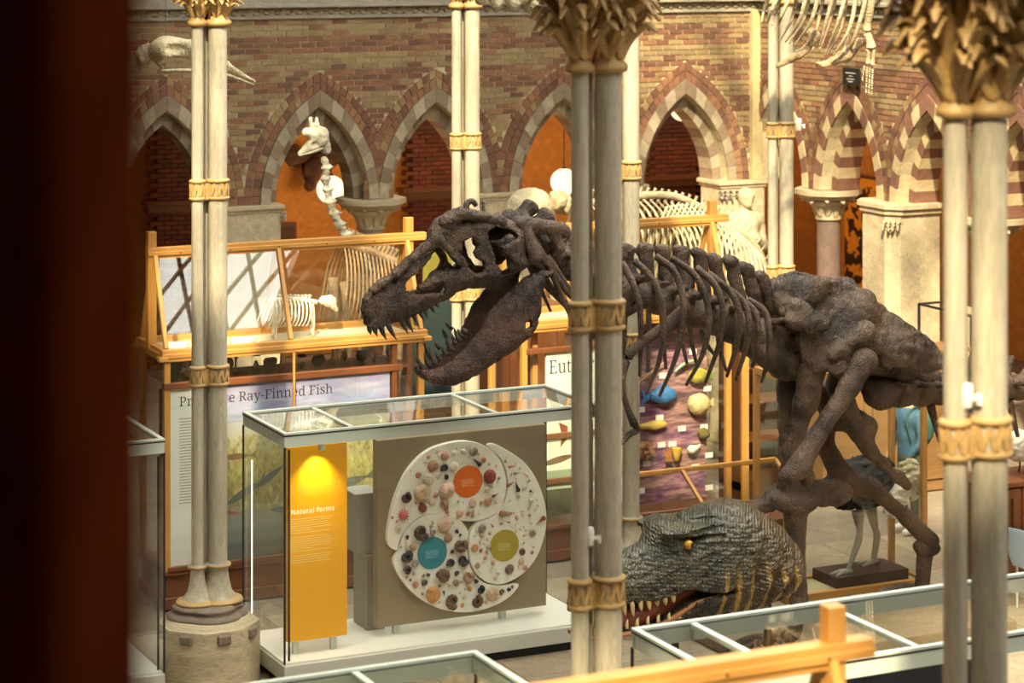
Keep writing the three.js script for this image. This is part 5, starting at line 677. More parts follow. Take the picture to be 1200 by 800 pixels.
// the shell disc: taupe board, three comma-shaped leaves, shells set on each
{
  const Z = 21.35, x0 = XZ(442, Z), x1 = XZ(640, Z), y0 = 0.35, y1 = 2.14, g = thing('shell_display', 'taupe board with a white three-part disc covered in shells', 'display', [(x0 + x1) / 2, 0.26, -Z]), K4 = (x, y, z = Z - 0.02) => atZ(430 + x / 3.2, 490 + y / 3.2, z), loc = (geo) => local(geo, g);
  part('board', loc(span(x0, x1, y0, y1, -Z - 0.11, -Z, 0.004)), mat('#8d7c62', { roughness: 0.4, metalness: 0.2 }), g); for (const x of [x0 + 0.22, x1 - 0.45]) part('foot', loc(span(x - 0.03, x + 0.03, 0.26, y0 + 0.02, -Z - 0.1, -Z - 0.04)), MT.alu, g);
  const lobes = [['orange', '#e06a1c', [379, 237], [[78, 474], [72, 440], [82, 372], [104, 288], [150, 192], [220, 122], [300, 92], [370, 85], [440, 105], [482, 142], [506, 190], [515, 245], [506, 300], [481, 345], [440, 370], [390, 380], [345, 377], [300, 363], [250, 354], [200, 361], [155, 390], [125, 430], [110, 468], [106, 490]]],
    ['teal', '#138090', [245, 505], [[108, 500], [95, 530], [104, 565], [122, 594], [160, 641], [210, 681], [270, 708], [330, 720], [400, 718], [460, 701], [510, 676], [545, 646], [560, 620], [500, 627], [440, 619], [402, 592], [377, 547], [367, 482], [371, 424], [350, 388], [310, 367], [260, 360], [205, 367], [160, 397], [130, 437], [116, 480]]],
    ['olive', '#a8921c', [516, 477], [[451, 100], [466, 95], [520, 120], [580, 162], [625, 222], [655, 300], [665, 370], [656, 440], [630, 512], [590, 566], [540, 601], [490, 617], [450, 611], [412, 585], [387, 540], [377, 482], [382, 430], [402, 397], [440, 379], [481, 355], [512, 306], [524, 247], [516, 190], [496, 146]]]];
  const whiteB = mat('#efe8d8', { roughness: 0.55 }), shellTypes = {
    dome: merge([ball(1, 0, 0, 0.1, 1, 0.9, 0.55, 12, 8), ...[...Array(7)].map((_, i) => { const a = (i - 3) * 0.33; return sweep([[0, -0.85, 0.12], [Math.sin(a) * 0.6, Math.cos(a) * 0.3 - 0.2, 0.58], [Math.sin(a) * 1.02, Math.cos(a) * 0.92, 0.16]], [0.08, 0.13, 0.1], { n: 5, seg: 6 }); })]),
    coil: merge([...Array(16)].map((_, i) => { const a = i * 0.62, r = 0.16 + 0.042 * i; return ball(0.13 + 0.021 * i, Math.cos(a) * r * 0.85, Math.sin(a) * r * 0.85, 0.12 + 0.02 * i, 1, 1, 0.85, 7, 5); })),
    cone: merge([...Array(6)].map((_, i) => ball(0.46 * Math.pow(0.78, i), 0, -0.55 + i * 0.33, 0.25, 1, 0.75, 0.9, 10, 7))),
    spike: merge([ball(0.6, 0, 0, 0.3, 1, 1, 0.8, 10, 8), ...[...Array(12)].map((_, i) => { const a = i / 12 * 6.28; return new THREE.ConeGeometry(0.12, 0.6, 5).rotateZ(a - Math.PI / 2).translate(Math.cos(a) * 0.75, Math.sin(a) * 0.75, 0.25); })]),
  };
  const palette = Object.fromEntries(['#c9a988', '#a9805c', '#e0d2bb', '#4a3428', '#6b4a34', '#c08a78', '#8e3f3c', '#d8c8ae', '#9b8f7c', '#c98a4c', '#2e2824', '#d9b49c', '#c4606a'].map((c) => [c, mat(c, { roughness: 0.4, bumpMap: fineBump, bumpScale: 0.003 })])), keys = Object.keys(palette);
  const place = (lobe, type, x, y, s, c, rot = rr(0, 6)) => { const p = K4(x, y, Z - 0.075), m = part('shell', shellTypes[type], palette[c] ?? palette[keys[0]], lobe); m.position.copy(p).sub(g.position); m.rotation.z = rot; m.scale.setScalar(s * 0.0033); };
  const big = [[['dome', 292, 142, 14, '#c08a78'], ['dome', 247, 177, 18, '#a9805c'], ['coil', 290, 186, 14, '#2e2824'], ['dome', 326, 182, 15, '#e0d2bb'], ['dome', 398, 122, 15, '#9b8f7c'], ['cone', 413, 165, 16, '#4a3428'], ['dome', 230, 228, 20, '#d8c8ae'], ['dome', 205, 280, 27, '#c9a988'], ['dome', 300, 270, 26, '#d9b49c'], ['spike', 134, 362, 22, '#c4606a'], ['coil', 143, 297, 18, '#4a3428'], ['dome', 208, 336, 14, '#8e3f3c'], ['cone', 292, 328, 26, '#a9805c'], ['dome', 460, 217, 22, '#8e3f3c'], ['dome', 452, 312, 13, '#c08a78'], ['dome', 396, 318, 14, '#d9b49c'], ['dome', 348, 354, 13, '#d9b49c'], ['dome', 192, 212, 10, '#c08a78'], ['coil', 296, 221, 9, '#2e2824'], ['dome', 327, 130, 9, '#e0d2bb'], ['dome', 362, 125, 9, '#e0d2bb'], ['dome', 268, 216, 9, '#e0d2bb'], ['dome', 438, 156, 9, '#c98a4c'], ['dome', 245, 312, 12, '#d8c8ae'], ['dome', 450, 268, 9, '#d8c8ae'], ['cone', 478, 288, 11, '#8e3f3c'], ['dome', 117, 412, 10, '#d8c8ae']],
    [['coil', 200, 424, 26, '#4a3428'], ['dome', 290, 400, 24, '#d9b49c'], ['coil', 346, 474, 24, '#6b4a34'], ['coil', 144, 518, 21, '#2e2824'], ['coil', 282, 592, 25, '#6b4a34'], ['coil', 376, 592, 20, '#a9805c'], ['coil', 358, 530, 19, '#2e2824'], ['coil', 313, 543, 15, '#2e2824'], ['dome', 247, 660, 25, '#c98a4c'], ['coil', 318, 682, 25, '#6b4a34'], ['coil', 408, 686, 21, '#6b4a34'], ['dome', 470, 660, 22, '#c9a988'], ['coil', 424, 642, 14, '#2e2824'], ['coil', 150, 570, 15, '#4a3428'], ['dome', 304, 448, 14, '#a9805c'], ['dome', 175, 480, 13, '#c9a988'], ['dome', 180, 544, 12, '#9b8f7c'], ['coil', 332, 618, 13, '#9b8f7c'], ['coil', 248, 427, 12, '#9b8f7c'], ['dome', 182, 623, 11, '#c08a78'], ['coil', 216, 616, 11, '#4a3428'], ['coil', 506, 649, 10, '#6b4a34'], ['coil', 337, 580, 9, '#2e2824'], ['coil', 408, 608, 8, '#2e2824'], ['coil', 530, 640, 7, '#2e2824'], ['coil', 545, 630, 5, '#2e2824'], ['dome', 386, 638, 8, '#c98a4c'], ['dome', 358, 700, 7, '#c98a4c'], ['coil', 152, 444, 7, '#2e2824'], ['coil', 228, 585, 7, '#2e2824'], ['dome', 366, 670, 8, '#d8c8ae'], ['coil', 318, 499, 7, '#4a3428'], ['coil', 337, 422, 7, '#2e2824']],
    [['cone', 518, 355, 24, '#a9805c'], ['cone', 562, 258, 16, '#4a3428'], ['cone', 534, 248, 12, '#8e3f3c'], ['cone', 652, 380, 17, '#8e3f3c'], ['cone', 612, 318, 17, '#d8c8ae'], ['dome', 432, 412, 14, '#9b8f7c'], ['dome', 404, 486, 12, '#c98a4c'], ['dome', 534, 565, 15, '#6b4a34'], ['dome', 582, 500, 11, '#6b4a34'], ['dome', 620, 430, 12, '#9b8f7c'], ['dome', 414, 552, 9, '#c08a78'], ['dome', 474, 540, 8, '#c9a988'], ['dome', 594, 560, 9, '#c08a78'], ['cone', 540, 180, 11, '#c08a78'], ['cone', 560, 205, 10, '#9b8f7c'], ['cone', 596, 210, 13, '#d9b49c'], ['dome', 456, 480, 8, '#d9b49c'], ['dome', 432, 440, 8, '#c9a988'], ['dome', 578, 538, 10, '#c9a988']]];
  lobes.forEach(([nm, col, cc, pts], i) => {
    const w = new THREE.CatmullRomCurve3(pts.map(([x, y]) => V(x, y, 0)), true, 'centripetal').getPoints(pts.length * 5).slice(0, -1).map((q) => { const p = K4(q.x, q.y); return [p.x, p.y]; }), lobe = part('disc_leaf', loc(planar(extrude(w, 0.05, 0.006).translate(0, 0, -Z + 0.006))), whiteB, g); info(lobe, 'white comma-shaped leaf of the disc with ' + nm + ' centre');
    const c = K4(...cc, Z - 0.065), rad = 55 / 3.2 * 23.3 / 2833 * 1.1, spot = part('colour_spot', loc(new THREE.CylinderGeometry(rad, rad, 0.008, 36).rotateX(Math.PI / 2).translate(c.x, c.y, -Z + 0.062)), mat(col, { roughness: 0.5 }), lobe);
    const t = canvas(256, 256, (k) => { k.fillStyle = col; k.fillRect(0, 0, 256, 256); lines(k, 70, 108, 118, 7, 9, '#ffffffaa'); }); part('spot_print', loc(new THREE.CircleGeometry(rad * 0.97, 36).translate(c.x, c.y, -Z + 0.0675)), printed(t, { roughness: 0.5 }), lobe);
    for (const b of big[i]) place(lobe, ...b);
    const inside = poly2(pts), taken2 = big[i].map((b) => [b[1], b[2], b[3]]); taken2.push([...cc, 60]); let n = 0;
    for (let k = 0; k < 900 && n < [26, 22, 58][i]; k++) { const x = rr(70, 665), y = rr(85, 720), s = i === 2 ? rr(4, 8) : rr(4, 8); if (inside(x, y) > -s - 6 || taken2.some(([a, b, r]) => Math.hypot(a - x, b - y) < r + s + 3)) continue; taken2.push([x, y, s]); place(lobe, ['dome', 'cone', i === 1 ? 'coil' : 'cone'][Math.floor(rnd() * 3)], x, y, s, (i === 1 ? ['#4a3428', '#9b8f7c', '#d8c8ae', '#c9a988'] : ['#d9b49c', '#c08a78', '#e0d2bb', '#c9a988', '#8e3f3c', '#9b8f7c'])[Math.floor(rnd() * (i === 1 ? 4 : 6))]); n++; }
  });
}
// the near oak case whose ridge crosses the bottom of the view
woodCase('wooden_display_case', 'oak ridge beam and end post of the gabled case nearest the sunlit columns', { X0: 2.6, X1: 6.26, Zf: 9.06, Zb: 9.96, mids: [4.4] });
// dark-framed glass case by the right wall
{
  const p = atX(1077, 356, 19.7), X = 19.7, g = thing('dark_framed_case', 'dark-framed glass cabinet by the pale pier of the right wall', 'display case', [X, 0, p.z - 0.3]), P = (n, geo, m) => part(n, geo, m, g), top = p.y, w = 1.5;
  const B = (a, b) => P('frame_bar', bar(a, b, 0.03), MT.black); for (const [x, z] of [[0, 0.3], [0.5, 0.3], [0, w], [0.5, w]]) B([x, 0.8, z], [x, top, z]); for (const [a, b] of [[[0, 0.3], [0, w]], [[0.5, 0.3], [0.5, w]], [[0, 0.3], [0.5, 0.3]], [[0, w], [0.5, w]]]) B([a[0], top, a[1]], [b[0], top, b[1]]);
  P('base', span(-0.02, 0.52, 0, 0.8, 0.28, w + 0.02, 0.01), MT.woodRed); P('glass_pane', quad([0, 0.8, 0.3], [0, 0.8, w], [0, top, w], [0, top, 0.3]), caseGlass); P('back_wall', span(0.48, 0.5, 0.8, top, 0.3, w), mat('#cbb98e', { roughness: 0.7 }));
}
// ostrich case
{
  const X0 = 13.55, X1 = 15.28, Zf = 20.95 + 0.5, Zb = 22.05, F = 20.95, g = thing('ostrich_case', 'oak-framed glass case standing around the ostrich', 'display case', [(X0 + X1) / 2, 0, -(F + Zb) / 2]), P = (n, geo, m = MT.wood) => part(n, local(geo, g), m, g), h = 2.34, w = 0.06;
  for (const x of [X0, X1]) for (const z of [Zf, Zb]) P('post', span(x - w / 2, x + w / 2, 0, h, -z - w / 2, -z + w / 2, 0.006));
  for (const y of [0.04, h]) { for (const z of [Zf, Zb]) P('rail', span(X0, X1, y - 0.04, y + 0.03, -z - w / 2, -z + w / 2, 0.006)); for (const x of [X0, X1]) P('rail', span(x - w / 2, x + w / 2, y - 0.04, y + 0.03, -Zb, -Zf, 0.006)); }
  P('case_floor', span(X0, X1, 0.0, 0.04, -Zb, -Zf), mat('#b5a67c', { roughness: 0.7 }));
  for (const z of [Zf, Zb]) P('glass_pane', quad([X0, 0.05, -z], [X1, 0.05, -z], [X1, h, -z], [X0, h, -z]), MT.glass); for (const x of [X0, X1]) P('glass_pane', quad([x, 0.05, -Zf], [x, 0.05, -Zb], [x, h, -Zb], [x, h, -Zf]), MT.glass);
}

// ------------------------------------------------------------------ pale skeletons standing and hanging in the court
const pale = boneTone('#9c8a64', '#d8c9a4', 5), brownBone = boneTone('#6a5038', '#a5875f', 5), coolBone = boneTone('#7f7b69', '#bdb8a4', 7);
function beast(name, label, Z, spine, tops, ribs, o = {}) {   // spine, tops and ribs in picture pixels on the plane z = -Z
  const { tone = pale, wide = 0.5, rr0 = 0.022, sp = 0.1, legs = [] } = o, g = thing(name, label, 'skeleton', [XZ(spine[Math.floor(spine.length / 2)][0], Z), 0, -Z]), W = (px, py, dz = 0) => { const p = atZ(px, py, Z - Math.abs(dz)); p.z = -Z + (dz < 0 ? Math.abs(dz) : -Math.abs(dz)); return p; }, add = (n, geo, t = tone) => part(n, local(paint(geo, t), g), MT.bone, g);
  if (spine.length > 1) add('backbone', sweep(spine.map(([x, y]) => W(x, y)), [sp, sp, sp * 0.9], { n: 8, seg: spine.length * 8 }));
  for (const [a, b, w = 0.05] of tops) add('spine_process', sweep([W(...a), W((a[0] + b[0]) / 2, (a[1] + b[1]) / 2), W(...b)], [[w, 0.02], [w * 0.8, 0.018], [w * 1.2, 0.025]], { n: 6, seg: 5, ref: V(1, 0.2, 0) }));
  for (const r of ribs) for (const s of [-1, 1]) { const n = r.length - 1; add('rib', sweep(r.map(([x, y], k) => W(x, y, s * (0.06 + wide * Math.sin(Math.PI * (0.05 + 0.6 * k / n))))), [[rr0, rr0 * 0.7], [rr0 * 1.3, rr0 * 0.7], [rr0 * 1.2, rr0 * 0.7], [rr0 * 0.8, rr0 * 0.6]], { n: 6, seg: 14, ref: V(1, 0, 0) })); }
  for (const [px, top, dz, r] of legs) { const p = W(px, top, dz); add('leg_bone', sweep([p, [p.x + 0.05, p.y * 0.72, p.z], [p.x - 0.03, p.y * 0.45, p.z]], [r * 1.4, r * 0.8, r * 1.2], { n: 8 })); add('leg_bone', sweep([[p.x - 0.03, p.y * 0.45, p.z], [p.x, p.y * 0.25, p.z], [p.x, 0.16, p.z]], [r * 1.2, r * 0.7, r], { n: 8 })); add('foot_bone', ball(r * 1.6, p.x - 0.03, 0.1, p.z, 1.2, 0.65, 1)); }
  g.userData.W = W; g.userData.add = add; return g;
}
{ // elephant with its domed skull
  const tops = [], ribs = []; for (let i = 0; i < 19; i++) { const t = i / 18, x = 690 + 145 * t, y = 236 - 8 * Math.sin(t * 2.6) + 16 * t * t; tops.push([[x, y + 3], [x + 6, y - 14 + 4 * t], 0.022]); if (i < 17) ribs.push([[x, y + 2], [x + 14, y + 18], [x + 24, y + 48], [x + 20, y + 84], [x + 8, y + 110]]); }
  const e = beast('elephant_skeleton', 'pale elephant skeleton with domed skull behind the dinosaur head', 28.3, [[650, 246], [672, 238], [690, 238], [740, 230], [790, 230], [836, 250]], tops, ribs, { wide: 0.62, rr0: 0.017, sp: 0.055, legs: [[680, 300, -0.4, 0.09], [680, 300, 0.4, 0.09], [838, 300, -0.4, 0.09], [838, 300, 0.4, 0.09]] }), { W, add } = e.userData;
  add('skull', nets(rough((x, y, z) => smax(blend([ell(W(621, 244), [0.32, 0.27, 0.3]), ell(W(612, 258), [0.22, 0.24, 0.24]), cone(W(604, 262), W(600, 330), 0.2, 0.12), cone(W(640, 262), W(648, 290), 0.14, 0.1)], 0.12)(x, y, z), -ell(W(640, 262, -0.26), [0.1, 0.09, 0.1])(x, y, z), 0.04), 0.012, 10), ...bounds([W(588, 215), W(660, 345), W(620, 250, -0.36), W(620, 250, 0.36)], 0.12), 0.024));
  for (const s of [-1, 1]) add('tusk', sweep([W(600, 320, s * 0.13), W(590, 350, s * 0.2), W(578, 366, s * 0.25), W(566, 366, s * 0.28)], [0.06, 0.055, 0.045, 0.015], { n: 8 })); for (const [x, y] of [[650, 236], [657, 234], [663, 240]]) add('neck_bone', nets(rough(ell(W(x, y), [0.07, 0.13, 0.14]), 0.03, 14), ...bounds([W(x, y)], 0.2), 0.022));
}
{ // a second big skeleton, nearer and further along
  const tops = [], ribs = []; for (let i = 0; i < 22; i++) { const t = i / 21, x = 775 + 124 * t, y = 254 + 2 * Math.sin(t * 3) * -4 + 62 * t * t * t; tops.push([[x, y + 3], [x + 7 + 4 * t, y - 12 + 2 * t], 0.02]); if (i < 18) ribs.push([[x, y + 2], [x + 15, y + 16], [x + 24, y + 44], [x + 22, y + 76], [x + 12, y + 104]]); }
  beast('rhinoceros_skeleton', 'sunlit pale ribcage skeleton beyond the oak ridge post', 26.9, [[760, 262], [800, 256], [850, 262], [885, 288], [902, 325]], tops, ribs, { wide: 0.5, rr0: 0.015, sp: 0.05, legs: [[768, 330, -0.35, 0.07], [768, 330, 0.35, 0.07], [893, 340, -0.35, 0.07], [893, 340, 0.35, 0.07]] });
}
{ // giraffe: long neck with its head before the orange wall
  const ribs = []; const tops = []; for (let i = 0; i < 14; i++) { const t = i / 13, x = 404 + 60 * t, y = 288 + 18 * t; tops.push([[x, y], [x + 7, y - 20 + 8 * t], 0.03]); ribs.push([[x, y + 2], [x + 3, y + 24], [x + 2, y + 60], [x - 6, y + 96]]); }
  const z = 27.6, g = beast('giraffe_skeleton', 'upright giraffe skeleton with long neck in front of the lamp globe', z, [[402, 286], [430, 294], [466, 308]], tops, ribs, { tone: brownBone, wide: 0.32, rr0: 0.012, sp: 0.06, legs: [[404, 330, -0.2, 0.05], [404, 330, 0.2, 0.05], [464, 330, -0.2, 0.05], [464, 330, 0.2, 0.05]] }), { W, add } = g.userData;
  const nk = [[380, 186], [383, 198], [381, 211], [384, 224], [387, 238], [392, 252], [399, 264], [405, 276], [404, 286]];
  for (let i = 0; i + 1 < nk.length; i++) { const a = W(...nk[i]), b = W(...nk[i + 1]); add('neck_bone', nets(rough(blend([cone(a, b, 0.03 + 0.003 * i, 0.032 + 0.003 * i), ell(b.clone().lerp(a, 0.12), [0.068, 0.035, 0.06]), ell(a.clone().lerp(b, 0.2), [0.045, 0.03, 0.045]), cone(b.clone().lerp(a, 0.2), b.clone().add(V(0.085, 0.03, 0)), 0.02, 0.012)], 0.03), 0.012, 22), ...bounds([a, b], 0.12), 0.017), coolBone); }
  const sk = blend([cone(W(374, 164), W(352, 180), 0.1, 0.035), cone(W(376, 158), W(382, 176), 0.1, 0.06), cone(W(366, 152), W(364, 139), 0.035, 0.022), cone(W(371, 152), W(371, 139), 0.035, 0.022), cone(W(360, 155), W(376, 160), 0.06, 0.09)], 0.035);
  add('skull', nets(rough((x, y, zz) => smax(sk(x, y, zz), -ell(W(370, 170, -0.09), [0.06, 0.035, 0.06])(x, y, zz), 0.02), 0.012, 20), ...bounds([W(349, 136), W(388, 190)], 0.16), 0.014), coolBone);
  add('jaw', sweep([W(350, 182), W(362, 179), W(372, 175), W(381, 170)], [[0.012, 0.05], [0.02, 0.06], [0.03, 0.07], [0.05, 0.08]], { n: 7, ref: V(0, 1, 0) }), coolBone);
}
{ // small skeleton standing inside the fish case
  const ribs = [], tops = []; for (let i = 0; i < 11; i++) { const x = 318 + 44 * i / 10; tops.push([[x, 350], [x + 1.5, 345], 0.018]); ribs.push([[x, 351], [x + 2, 360], [x + 1, 374], [x - 3, 382]]); }
  const g = beast('small_skeleton', 'small white skeleton standing under the gable glass of the fish case', 24.5, [[316, 352], [345, 350], [372, 354]], tops, ribs, { tone: boneTone('#d2c9ad', '#f2ecd8'), wide: 0.13, rr0: 0.009, sp: 0.028 }), { W, add } = g.userData;
  add('skull', nets(rough(blend([ell(W(384, 352), [0.1, 0.06, 0.06]), cone(W(386, 354), W(394, 362), 0.05, 0.025)], 0.03), 0.012, 26), ...bounds([W(372, 344), W(398, 372)], 0.1), 0.012), boneTone('#d2c9ad', '#f2ecd8'));
  for (const [x, s] of [[322, -1], [326, 1], [366, -1], [371, 1]]) { const p = W(x, 356, s * 0.09); add('leg_bone', sweep([p, [p.x + 0.02, (p.y + 2.63) / 2, p.z], [p.x, 2.645, p.z]], [0.018, 0.012, 0.016], { n: 6 }), boneTone('#d2c9ad', '#f2ecd8')); } g.position.y = 0;
}
{ // hanging whale skull with long beak, upper left
  const D = 25.2, K = (x, y, d = 0) => at(150 + x / 7.5, 30 + y / 7.5, D + d), g = thing('hanging_whale_skull', 'pale long-beaked whale skull hanging behind the grey column pair', 'skull', K(600, 300)), add = (n, geo, t = pale) => part(n, local(paint(geo, t), g), MT.bone, g);
  const body = blend([ell(K(340, 210), [0.2, 0.13, 0.18]), cone(K(260, 240), K(300, 360), 0.09, 0.035), cone(K(330, 180), K(560, 200), 0.1, 0.09), cone(K(420, 260), K(620, 290), 0.05, 0.06), cone(K(560, 220), K(860, 360), 0.09, 0.05), cone(K(860, 355), K(1115, 490), 0.045, 0.014)], 0.05);
  add('cranium', nets(rough((x, y, z) => smax(smax(body(x, y, z), -ell(K(430, 205, -0.16), [0.13, 0.055, 0.1])(x, y, z), 0.03), -ell(K(430, 320, -0.05), [0.16, 0.045, 0.3])(x, y, z), 0.02), 0.008, 14), ...bounds([K(200, 100), K(1140, 530), K(340, 200, 0.22), K(340, 200, -0.22)], 0.1), 0.02));
  for (const s of [-1, 1]) add('lower_jaw', sweep([K(300, 400, s * 0.1), K(450, 395, s * 0.1), K(650, 400, s * 0.08), K(880, 440, s * 0.05), K(1110, 525, s * 0.015)], [[0.03, 0.02], [0.035, 0.02], [0.03, 0.02], [0.028, 0.02], [0.012, 0.01]], { n: 7 }));
  for (let i = 0; i < 3; i++) add('neck_bone', nets(rough(blend([ell(K(180 - i * 32, 230 + i * 22), [0.06, 0.09, 0.09]), cone(K(180 - i * 32, 230 + i * 22), K(170 - i * 32, 160 + i * 22), 0.03, 0.02), cone(K(180 - i * 32, 230 + i * 22), K(170 - i * 32, 330 + i * 20), 0.03, 0.02)], 0.03), 0.02, 20), ...bounds([K(180 - i * 32, 230 + i * 22)], 0.24), 0.02));
  for (const [x, y] of [[330, 140], [760, 270]]) { const a = K(x, y); part('wire', local(bar(a, a.clone().setY(ROOF - 0.1), 0.008), g), MT.ironDark, g); }
}
{ // hanging whale skeleton, upper right: ribs, breast bones and flippers
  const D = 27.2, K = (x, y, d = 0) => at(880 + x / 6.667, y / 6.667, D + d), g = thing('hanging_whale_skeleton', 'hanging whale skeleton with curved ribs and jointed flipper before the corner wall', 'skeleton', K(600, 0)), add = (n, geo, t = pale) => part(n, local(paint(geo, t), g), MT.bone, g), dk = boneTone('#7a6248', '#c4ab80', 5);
  add('backbone', sweep([K(60, -300), K(400, -330), K(760, -320), K(1000, -280)], [0.12, 0.14, 0.14, 0.12], { n: 10, seg: 30 }));
  const near = [[[330, -320], [250, -100], [170, 60], [130, 180]], [[420, -320], [330, -80], [240, 120], [215, 200]], [[520, -320], [440, -60], [380, 150], [270, 330]], [[600, -320], [540, -80], [470, 160], [345, 350]], [[690, -320], [650, -80], [600, 120], [530, 400]], [[760, -310], [740, -60], [690, 140], [580, 420]], [[830, -300], [820, -40], [770, 220], [640, 440]], [[900, -290], [900, -30], [840, 200], [790, 350], [760, 400]]];
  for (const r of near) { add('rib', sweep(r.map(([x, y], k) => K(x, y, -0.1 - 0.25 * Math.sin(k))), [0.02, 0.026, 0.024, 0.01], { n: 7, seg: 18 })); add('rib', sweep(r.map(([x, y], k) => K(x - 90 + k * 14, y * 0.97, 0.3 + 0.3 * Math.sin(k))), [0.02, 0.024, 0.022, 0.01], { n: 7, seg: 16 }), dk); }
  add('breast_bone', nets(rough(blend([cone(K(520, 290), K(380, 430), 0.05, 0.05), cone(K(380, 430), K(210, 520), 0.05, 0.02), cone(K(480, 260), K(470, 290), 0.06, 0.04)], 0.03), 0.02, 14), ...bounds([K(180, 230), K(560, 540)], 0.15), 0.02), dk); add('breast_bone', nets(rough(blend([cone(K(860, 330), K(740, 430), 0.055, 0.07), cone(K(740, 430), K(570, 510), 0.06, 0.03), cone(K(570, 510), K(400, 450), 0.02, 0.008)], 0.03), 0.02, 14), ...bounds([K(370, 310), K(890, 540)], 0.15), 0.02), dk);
  add('shoulder_blade', sweep([K(960, -150, -0.2), K(920, -40, -0.2), K(915, 120, -0.2)], [[0.13, 0.03], [0.1, 0.03], [0.06, 0.04]], { n: 8, ref: V(1, 0, 0.3) })); add('upper_arm', sweep([K(915, 110, -0.2), K(910, 180, -0.2), K(908, 242, -0.2)], [0.06, 0.042, 0.05], { n: 9 })); add('forearm', sweep([K(905, 258, -0.2), K(930, 320, -0.2), K(940, 375, -0.2)], [0.045, 0.045, 0.06], { n: 9 })); add('forearm', sweep([K(915, 385, -0.2), K(918, 440, -0.2), K(915, 500, -0.2)], [0.03, 0.024, 0.03], { n: 8 })); add('forearm', sweep([K(958, 385, -0.2), K(955, 450, -0.2), K(948, 510, -0.2)], [0.028, 0.022, 0.028], { n: 8 }));
  for (let f = 0; f < 4; f++) for (let k = 0; k < 5 - (f === 0 ? 2 : 0); k++) { const x = 885 + f * 22 - k * (f === 0 ? 6 : 1.5), y = 515 + k * 42 + f * 8; add('finger_bone', sweep([K(x, y, -0.2), K(x - 1, y + 17, -0.2), K(x - 2, y + 34, -0.2)], [0.014, 0.009, 0.013], { n: 7, seg: 6 })); }
  for (const x of [300, 760]) { const a = K(x, -330); part('wire', local(bar(a, a.clone().setY(ROOF - 0.1), 0.008), g), MT.ironDark, g); }
}
{ // tail of another hanging skeleton, just entering the view
  const g = thing('hanging_tail', 'row of white tail vertebrae hanging by the dark leaf capital', 'skeleton', at(610, 0, 19)); for (const [x, y, r] of [[562, -3, 0.045], [581, 1, 0.055], [600, 2, 0.06], [622, 4, 0.068], [645, 6, 0.08]]) { const p = at(x, y, 19); part('vertebra', local(paint(nets(rough(blend([cone(p.clone().add(V(-0.02, 0.03, 0)), p.clone().add(V(0.01, -0.02, 0)), r * 0.8, r), cone(p, p.clone().add(V(0.02, r * 2.2, 0)), r * 0.5, r * 0.35)], 0.03), 0.008, 22), ...bounds([p, p.clone().add(V(0, r * 2, 0))], r * 2), 0.013), pale), g), MT.bone, g); }
  const a = at(560, -22, 19), b = at(652, -16, 19); part('rod', local(bar(a, b, 0.03), g), MT.ironDark, g); part('wire', local(bar(a.clone().lerp(b, 0.5), a.clone().lerp(b, 0.5).setY(ROOF - 0.1), 0.008), g), MT.ironDark, g);
}
